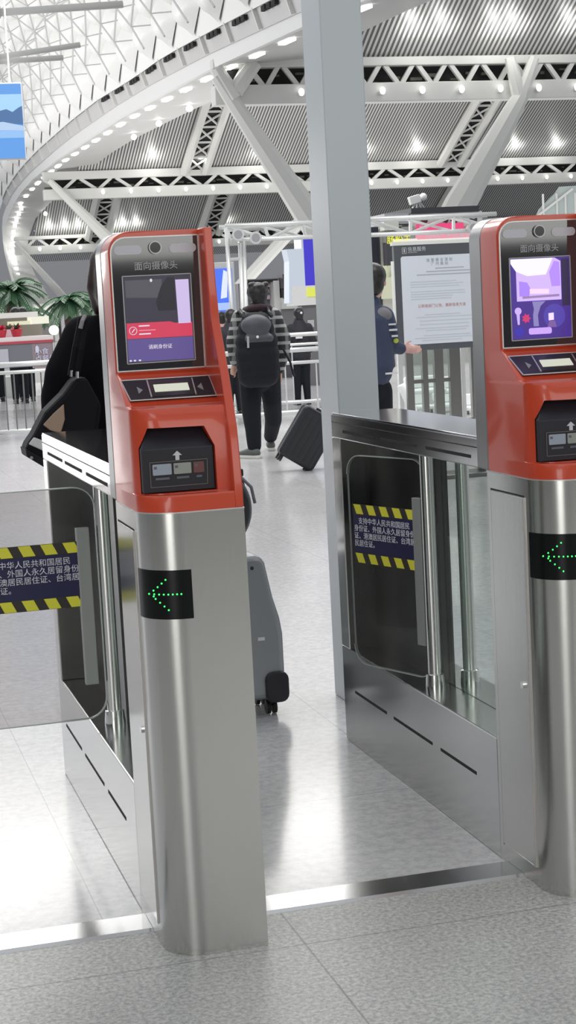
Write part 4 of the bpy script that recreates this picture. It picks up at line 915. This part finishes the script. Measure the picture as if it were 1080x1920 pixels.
# ================================================================ SHOPS, SCREENS, SIGNS
def panel(name, label, cat, x0, y0, x1, y1, Y, th, m, parts=(), skew=-.052, ground=False, emitp=True, group=None):
    """a flat box whose front covers the given rectangle at depth Y"""
    A = at(x0, y1, Y); Bq = at(x1, y1, Y); Cq = at(x0, y0, Y); P = Vector((A.x, Y, 0 if ground else A.z)); t = thing(name, label, cat, P, group)
    Wd = (Bq - A).x; H = Cq.z - A.z; z0 = A.z - P.z
    MB().box(0, Wd, 0, th, z0, z0 + H).build('casing', m, t, bevel=.01)
    for nm, u0, v0, u1, v1, mm, lv in parts:
        MB().box(Wd * u0, Wd * u1, -.02 - .012 * lv, 0, z0 + H * v0, z0 + H * v1).build(nm, mm, t)
    return t, Wd, H, z0
SKYB = emis('ad_sky', (.12, .38, .85), 1); SKYL = emis('ad_skylight', (.38, .66, .95), 1)
a = at(0, 297, 40); b = at(38, 157, 40); P = Vector((a.x - .55, 40, a.z)); Wd = b.x - P.x; H = b.z - a.z
t = thing('hanging_screen', 'bright blue advertising screen with mountains, cut by the left edge at the top', 'screen', P)
MB().box(0, Wd + .03, 0, .2, -.03, H + .03).build('casing', mat('screen_case', (.55, .57, .60), .4), t, bevel=.01)
S_ = MB().box(0, Wd, -.02, 0, 0, H).build('picture', emis('ad_blue', (.10, .33, .80), 1), t)
MB().box(0, Wd, -.024, -.02, H * .60, H * .86).build('pale_sky', SKYL, S_)
MB().prism([(0, H * .5), (Wd, H * .45), (Wd, H * .70), (Wd * .93, H * .68), (Wd * .8, H * .62), (Wd * .68, H * .66), (Wd * .3, H * .6), (0, H * .64)], -.028, -.024, 'y').build('mountains', emis('ad_mount', (.055, .15, .36), 1), S_)
MB().prism([(0, H * .46), (Wd * .6, H * .49), (Wd, H * .43), (Wd, H * .37), (0, H * .38)], -.03, -.026, 'y').build('mist', emis('ad_mist', (.45, .62, .85), 1), S_)
MB().box(0, Wd, -.03, -.026, H * .27, H * .37).build('pale_water', emis('ad_water', (.28, .52, .88), 1), S_)
for q in (.2, .8): MB().tube([(Wd * q, .1, H), (Wd * q, .1, H + 5)], .02, 8).build('hanger_rod', BEAM, t)
# blue ad lightbox left of the backpack man
t, Wd, H, z0 = panel('advertising_lightbox', 'blue and white lit advertising board right beside the left gate head', 'advertising board', 405, 492, 444, 590, 26, .2, mat('lightbox_grey', (.45, .47, .46), .4), (('picture', .05, .02, .85, .88, emis('lb_blue', (.06, .16, .85), 1.1), 0),), ground=True)
MB().prism([(Wd * .25, z0 + H * .3), (Wd * .55, z0 + H * .32), (Wd * .65, z0 + H * .8), (Wd * .45, z0 + H * .85), (Wd * .35, z0 + H * .6)], -.04, -.03, 'y').build('white_figure', emis('lb_white', (.75, .82, 1), 1), t)
MB().box(Wd * .1, Wd * .75, -.04, -.03, z0 + H * .08, z0 + H * .22).build('pale_band', emis('lb_pale', (.4, .55, .95), 1), t)
for q in (.1, .8): MB().box(Wd * q, Wd * q + .04, .05, .12, 0, z0).build('leg', RAILM, t)
# vertical blue sign next to the column
t, Wd, H, z0 = panel('blue_sign_tower', 'tall royal blue lit sign with white curved side and yellow strip left of the column', 'sign', 569, 443, 600, 536, 30, .5, mat('sign_white', (.75, .78, .80), .35), (('blue_face', .12, .0, 1, 1, emis('royal_blue', (.04, .025, .52), 1.1), 0),), ground=True)
MB().prism([(-.30, z0 - .3), (-.26, z0 + .45), (-.30, z0 + H * .75), (.02, z0 + H * .75), (.02, z0 - .3)], -.05, .3, 'y').build('curved_side', emis('sign_glow', (.66, .74, .85), .8), t)
MB().box(-.25, Wd, -.1, .3, z0 - .35, z0).build('canopy', mat('canopy_white', (.8, .8, .78), .4), t); MB().box(0.03, Wd, -.13, -.1, z0 - .20, z0 - .04).build('yellow_strip', emis('lemon', (.72, .76, .10), 1), t)
MB().box(-.05, Wd, 0, .3, 0, z0 - .35).build('grey_wall', mat('shop_grey', (.17, .165, .17), .5), t)
MB().box(.04, .16, -.02, 0, z0 - .75, z0 - .62).build('small_sign', mat('pale_label', (.5, .5, .5), .5), t)
# shop front behind the backpack man
def shopfront():
    Y = 34; x = lambda px: at(px, 560, Y).x; z = lambda py, px=520: at(px, py, Y).z
    P = Vector((x(455), Y, 0)); t = thing('food_stall', 'dim food stall with dark sign box and pale counter behind the backpack person', 'shop', P)
    def bx(nm, p0, q0, p1, q1, m, d0=0, d1=.3): return MB().box(x(p0) - P.x, x(p1) - P.x, d0, d1, z(q1), z(q0)).build(nm, m, t)
    G = mat('shop_dim', (.10, .095, .11), .5)
    bx('back_wall', 455, 528, 620, 640, G, .3, .6); MB().box(0, x(620) - P.x, 0, .6, 0, z(640)).build('plinth', G, t); bx('frame_bar', 462, 521, 530, 527, MGREY, 0, .3); bx('dark_header', 466, 523, 522, 528, VOID, -.02, .3)
    bx('pale_pilaster', 513, 526, 524, 588, mat('pale_wall', (.62, .62, .60), .5), -.05, .3)
    bx('sign_box', 525, 515, 553, 541, mat('sign_dark', (.035, .03, .035), .5), -.3, .2); bx('dark_shelf', 526, 541, 555, 561, VOID, -.2, .2)
    bx('counter', 524, 559, 568, 580, mat('counter_pale', (.55, .56, .52), .5), -.2, .3); bx('grey_base', 524, 580, 620, 650, mat('shop_grey', (.17, .165, .17), .5), -.1, .3)
    bx('products', 530, 556, 553, 559, mat('pale_goods', (.5, .52, .46), .5), -.25, -.2)
    text_mesh('lettering', '小\n吃', .19, emis('sign_pink', (.75, .35, .38), 1), t, T(x(533) - P.x, -.31, z(526)) @ FACE)
    for px, py in ((467, 535), (471, 536), (503, 532), (511, 533), (506, 545), (508, 556)): b = MB(); b.ball((x(px) - P.x, .2, z(py)), (.05, .03, .05)); b.build('display_item', mat('pinkish_goods', (.45, .36, .40), .5), t)
shopfront()
# shop on the right with pink sign
def pinkshop():
    Y = 36; x = lambda px: at(px, 430, Y).x; P = Vector((x(712), Y, 0)); t = thing('shop_kiosk', 'shop kiosk with black roof band, pink lit sign and yellow lettering right of the column', 'shop', P)
    def bx(nm, p0, q0, p1, q1, m, d0=0, d1=.3): return MB().box(x(p0) - P.x, x(p1) - P.x, d0, d1, at((p0 + p1) / 2, q1, Y).z, at((p0 + p1) / 2, q0, Y).z).build(nm, m, t)
    CR_ = mat('kiosk_cream', (.62, .61, .57), .5)
    bx('roof_box', 768, 398, 905, 425, CR_, 0, 2.2); bx('black_roof_band', 771, 388, 898, 399, mat('band_black', (.04, .04, .045), .5), -.05, 2)
    bx('roof_edge', 722, 400, 770, 420, mat('roof_grey', (.38, .38, .40), .5), 0, 2)
    bx('wall', 720, 420, 960, 560, CR_, .3, .5); MB().box(x(720) - P.x, x(960) - P.x, .3, .6, 0, at(840, 560, Y).z).build('plinth', CR_, t); bx('dark_wall', 690, 425, 716, 600, mat('dark_blue_wall', (.02, .022, .035), .6), .25, .6)
    sg = bx('pink_sign', 780, 419, 868, 431, emis('hot_pink', (.80, .06, .20), 1), -.05, .3)
    bx('pink_sign', 780, 432, 884, 447, emis('pale_pink_sign', (.85, .30, .38), 1), -.06, .3); bx('white_sign_band', 735, 446, 890, 456, emis('sign_warm_white', (.85, .84, .78), 1), -.05, .3)
    bx('cream_box', 718, 414, 745, 432, mat('cream_box', (.66, .65, .58), .5), -.1, .2); bx('grey_pillar', 752, 425, 778, 462, mat('pillar_grey', (.36, .37, .36), .5), -.02, .3)
    bx('yellow_sign', 722, 438, 752, 456, mat('sign_backing', (.22, .22, .20), .5), -.03, .2); bx('dark_board', 722, 455, 742, 520, mat('menu_dark', (.07, .07, .08), .5), -.02, .2)
    bx('lit_pane', 716, 498, 742, 560, emis('lit_cream', (.62, .64, .46), .9), -.02, .3)
    text_mesh('lettering', '广州特产手信美食汇', .155, emis('sign_white', (.95, .85, .85), 1), t, T(x(783) - P.x, -.07, at(830, 446, Y).z) @ FACE)
    text_mesh('lettering', '肠粉王', .19, emis('sign_yellow', (.85, .85, .05), 1.2), t, T(x(723) - P.x, -.05, at(735, 456, Y).z) @ FACE)
    text_mesh('lettering', '美食', .10, emis('sign_white', (.95, .85, .85), 1), t, T(x(784) - P.x, -.07, at(790, 430, Y).z) @ FACE)
    for px in (788, 826, 844, 880): MB().tube([(x(px) - P.x, -.1, at(px, 411, Y).z), (x(px) - P.x + .08, -.2, at(px, 414, Y).z)], [.05, .07], 10).build('downlight', BLACKP, t)
pinkshop()
a = at(786, 387, 36.6); t = thing('floodlight_stand', 'white floodlight on a small frame above the pink-signed kiosk', 'floodlight', a)
a.z += .16; b = at(782, 359, 36.6) - a
MB().box(-.20, .05, -.08, .08, -.09, .09, T(*b) @ Matrix.Rotation(math.radians(-15), 4, 'Y')).build('lamp_head', WHITEP, t, bevel=.01); MB().ball(b + Vector((.12, -.05, .03)), .09).build('lamp_head', WHITEP, t, smooth=True)
for q in (-.22, -.08, .08, .2): MB().tube([b, (q, 0, -.15)], .018, 6).build('stand_leg', RAILM, t)
# left food kiosk with counter
def leftshop():
    Y = 27; x = lambda px: at(px, 620, Y).x; P = Vector((x(-30), Y, 0)); t = thing('food_kiosk', 'food kiosk with red-edged pale counter and white canopy band at the left edge', 'kiosk', P)
    def bx(nm, p0, q0, p1, q1, m, d0=0, d1=.3): return MB().box(x(p0) - P.x, x(p1) - P.x, d0, d1, at((p0 + p1) / 2, q1, Y + d0).z, at((p0 + p1) / 2, q0, Y + d0).z).build(nm, m, t)
    PK = mat('counter_pink_white', (.72, .66, .66), .35)
    bx('counter_top', -30, 632, 99, 640, PK, 0, .9); bx('red_edge', -30, 640, 98, 645, mat('counter_red', (.42, .06, .08), .4), -.02, .1)
    bx('counter_front', -30, 644, 58, 690, mat('counter_slate', (.17, .17, .20), .35), 0, .1); bx('counter_end', 58, 642, 98, 690, mat('counter_mauve', (.27, .22, .24), .35), 0, .1)
    bx('front_sign', -6, 655, 12, 690, mat('sign_pale_grey', (.45, .45, .50), .4), -.04, 0)
    bx('canopy', -30, 586, 88, 596, mat('canopy_cream', (.80, .79, .74), .4), 1.0, 2.0); bx('back_wall', -30, 594, 110, 640, mat('kiosk_back', (.34, .31, .27), .6), 2.0, 2.2)
    bx('cream_box', 38, 601, 82, 608, emis('cream_lit', (.75, .72, .52), 1), 1.4, 1.8); bx('cream_box', 78, 592, 112, 606, emis('cream_lit2', (.86, .84, .70), 1), 1.2, 1.8)
    bx('corner_post', 97, 642, 99, 700, RAILM, -.02, .08)
    w_ = mat('kiosk_lettering', (.62, .62, .78), .5); text_mesh('lettering', '小食\n点餐处', .11, w_, t, T(x(62) - P.x, -.02, at(70, 664, Y).z) @ FACE)
    MB().prism([(x(67) - P.x + .03 * math.cos(k * .6283), at(67, 655, Y).z + .06 * math.sin(k * .6283)) for k in range(10)], -.02, 0, 'y').build('oval_mark', w_, t)
    return Y
leftshop()
POTR, LEAF, REDF = mat('red_pot', (.45, .02, .04), .4), mat('leaf_green', (.03, .10, .035), .5), mat('red_flower', (.65, .02, .06), .5)
def potted(px, py, Y, red, label):
    a = at(px, py, Y); a.z = at(34, 632, 27).z + .002; t = thing('potted_plant', label, 'potted plant', a)
    MB().tube([(0, 0, 0), (0, 0, .12)], [.07, .10], 12).build('pot', POTR if red else mat('pink_pot', (.7, .5, .55), .5), t)
    lf = MB(); fl_ = MB(); random.seed(int(px))
    for k in range(26):
        an = random.uniform(0, 6.28); e = random.uniform(.3, 1.3); r = random.uniform(.07, .14); d = Vector((math.cos(an) * math.cos(e), math.sin(an) * math.cos(e), math.sin(e))); s_ = d.cross(Vector((0, 0, 1))).normalized() * .035
        p0 = Vector((0, 0, .10)); m_ = p0 + d * r * .6; (fl_ if (red and k % 3) or (not red and k % 5 == 0) else lf).add([p0, m_ + s_, p0 + d * r, m_ - s_], [(0, 1, 2, 3)])
    lf.build('leaves', LEAF, t); fl_.build('flowers', REDF, t)
potted(32, 633, 27.4, True, 'red-potted leafy plant on the pale counter of the left kiosk, middle')
potted(2, 633, 27.3, True, 'red flowering plant on the kiosk counter at the left edge')
potted(16, 634, 27.75, False, 'pink-potted plant on the kiosk counter between the red plants')
a = at(49, 630, 29.0); bust((a.x, 30.4, 0), 'tiny distant person in white top and dark trousers behind the left kiosk counter', mat('white_top', (.72, .74, .80), .7), HAIRK)
a = at(62, 630, 29.6); bust((a.x, 31.0, 0), 'tiny distant person in a dark green jacket behind the left kiosk counter', mat('dark_green_cloth', (.03, .06, .06), .7), HAIRK)
a = at(9, 630, 29.6); bust((a.x, 31.6, 0), 'tiny distant person in dark clothes at the left end of the kiosk', mat('charcoal_cloth', (.06, .06, .07), .7), HAIRK)
a = at(101, 619, 27.2); t = thing('round_lamp', 'glowing round white mirror lamp at the end of the left kiosk counter', 'lamp', a)
MB().tube([(0, .02, 0), (0, -.02, 0)], .078, 24).build('glowing_disc', emis('disc_glow', (.93, .96, 1), 1.3), t); MB().tube([(0, 0, -.07), (0, 0, -.18)], .012, 8).build('stem', MGREY, t); MB().tube([(0, 0, -.18), (0, 0, -.19)], .05, 12).build('base', MGREY, t)
# palms
def palm(px, py, Y, h, r, n, label, seed):
    a = at(px, py, Y); P = Vector((a.x, Y, 0)); t = thing('palm_tree', label, 'palm', P, 'indoor palms'); H = a.z
    auto(MB().tube([(0, 0, 0), (.03, 0, H * .4), (-.02, 0, H * .75), (0, 0, H)], [.13, .10, .09, .10], 10).build('trunk', mat('palm_bark', (.10, .06, .05), .8, noise=(20, .4, 0)), t))
    MB().tube([(0, 0, 0), (0, 0, .4)], [.28, .34], 16).build('planter', mat('planter_white', (.6, .6, .58), .5), t)
    random.seed(seed); fr = MB()
    for k in range(n):
        an = k * 2.399; el = random.uniform(-.1, 1.1); L_ = r * random.uniform(.75, 1.1); dx, dy = math.cos(an), math.sin(an); pts = []
        for i in range(8):
            s_ = i / 7; pts.append(Vector((dx * L_ * s_ * math.cos(el * (1 - s_ * .4)), dy * L_ * s_ * math.cos(el * (1 - s_ * .4)), H + L_ * (s_ * math.sin(el) - .85 * s_ * s_ * (.4 + .6 * math.cos(el))))))
        fr.tube(pts, [.012] * 8, 4); sd = Vector((-dy, dx, 0))
        for i in range(1, 8):
            for q in (-1, 1):
                for u in (0, .33, .66):
                    p = pts[i - 1].lerp(pts[i], u); ln = r * .30 * (1 - .45 * abs(i / 7 - .4)); tdir = (pts[i] - pts[i - 1]).normalized()
                    e = p + sd * q * ln * .8 + tdir * ln * .6 - Vector((0, 0, ln * .35)); fr.add([p, p + tdir * .035 + (e - p) * .4, e, p - tdir * .02 + (e - p) * .4], [(0, 1, 2, 3)])
    fr.build('fronds', mat('palm_green', (.035, .11, .045), .45), t)
palm(20, 545, 33, 0, .75, 24, 'dense green palm at the left edge above the kiosk', 4)
palm(128, 562, 35.2, 0, .66, 22, 'green palm with dark trunk just left of the person in the black coat', 9)
palm(62, 585, 40, 0, .55, 16, 'smaller grey-green palm between the two nearer palms', 12)
palm(185, 572, 37.2, 0, .6, 18, 'palm mostly hidden behind the dark brown bob hair', 15)
# bright shop row in the far distance
def farrow():
    Y = 60; random.seed(11)
    rows = [(6.0, 8.2, 1.95, (.75, .74, .68), 'distant cream shop behind the left food kiosk, at the left edge'), (8.3, 10.8, 2.15, (.62, .60, .62), 'distant mauve-grey shop glimpsed between the palms and the person in the black coat'),
            (13.6, 15.9, 2.1, (.45, .43, .46), 'distant grey shop glimpsed beside the head of the person with the backpack'), (16.0, 18.6, 1.9, (.8, .78, .74), 'distant white shop glimpsed left of the grey column'),
            (19.6, 22.0, 2.0, (.7, .68, .6), 'distant beige shop glimpsed right of the grey column'), (22.1, 25.4, 2.15, (.82, .81, .79), 'distant white shop seen under the notice board')]
    for k, (x0, x1, h, c, lab) in enumerate(rows):
        w_ = x1 - x0; t = thing('distant_shop', lab, 'shop', (x0, Y, 0), 'distant shops across the hall')
        MB().box(0, w_, 0, 2, 0, h).build('wall', mat('far_shop_%d' % k, c, .6), t)
        MB().box(.1, w_ - .1, -.05, 0, h - .45, h - .08).build('sign_band', emis('far_sign_%d' % (k % 4), [(.85, .84, .78), (.75, .5, .5), (.8, .8, .6), (.55, .65, .8)][k % 4], .9), t)
        MB().box(.2, w_ - .2, -.03, 0, .1, h - .6).build('opening', mat('far_dark_%d' % (k % 2), [(.28, .26, .25), (.5, .48, .45)][k % 2], .6), t)
farrow()
# glazed stair balcony on the far right
def balcony():
    Y = 120; a = at(1000, 400, Y); P = Vector((a.x, Y, 0)); t = thing('glazed_balcony', 'glazed pale balcony below the middle truss at the right edge', 'balcony', P)
    z = a.z; GL = mat('balcony_glass', (.46, .52, .50), .2); 
    MB().prism([(0, z - 1), (0.6, z + .3), (2.0, z + 1.5), (2.3, z + 1.9), (7.5, z + 2.0), (7.5, z - 1)], 0, .4, 'y').build('glass_wall', GL, t)
    MB().box(-.3, 7.5, -.4, .6, 0, z - .8).build('lower_wall', BEAM2, t)
    for x in (.8, 1.9, 2.6, 3.4, 4.3, 5.2, 6.1): MB().box(x - .06, x + .06, -.12, 0, z - .8, z + 1.4).build('mullion', BEAM, t)
    MB().bar((0, -.1, z - .4), (3.2, -.1, z + 1.7), .16).build('hand_rail', BEAM, t)
    MB().box(1.5, 7.5, -.14, -.04, z - .7, z - .2).build('lit_band', emis('balcony_light', (.86, .9, .86), 1), t)
balcony()
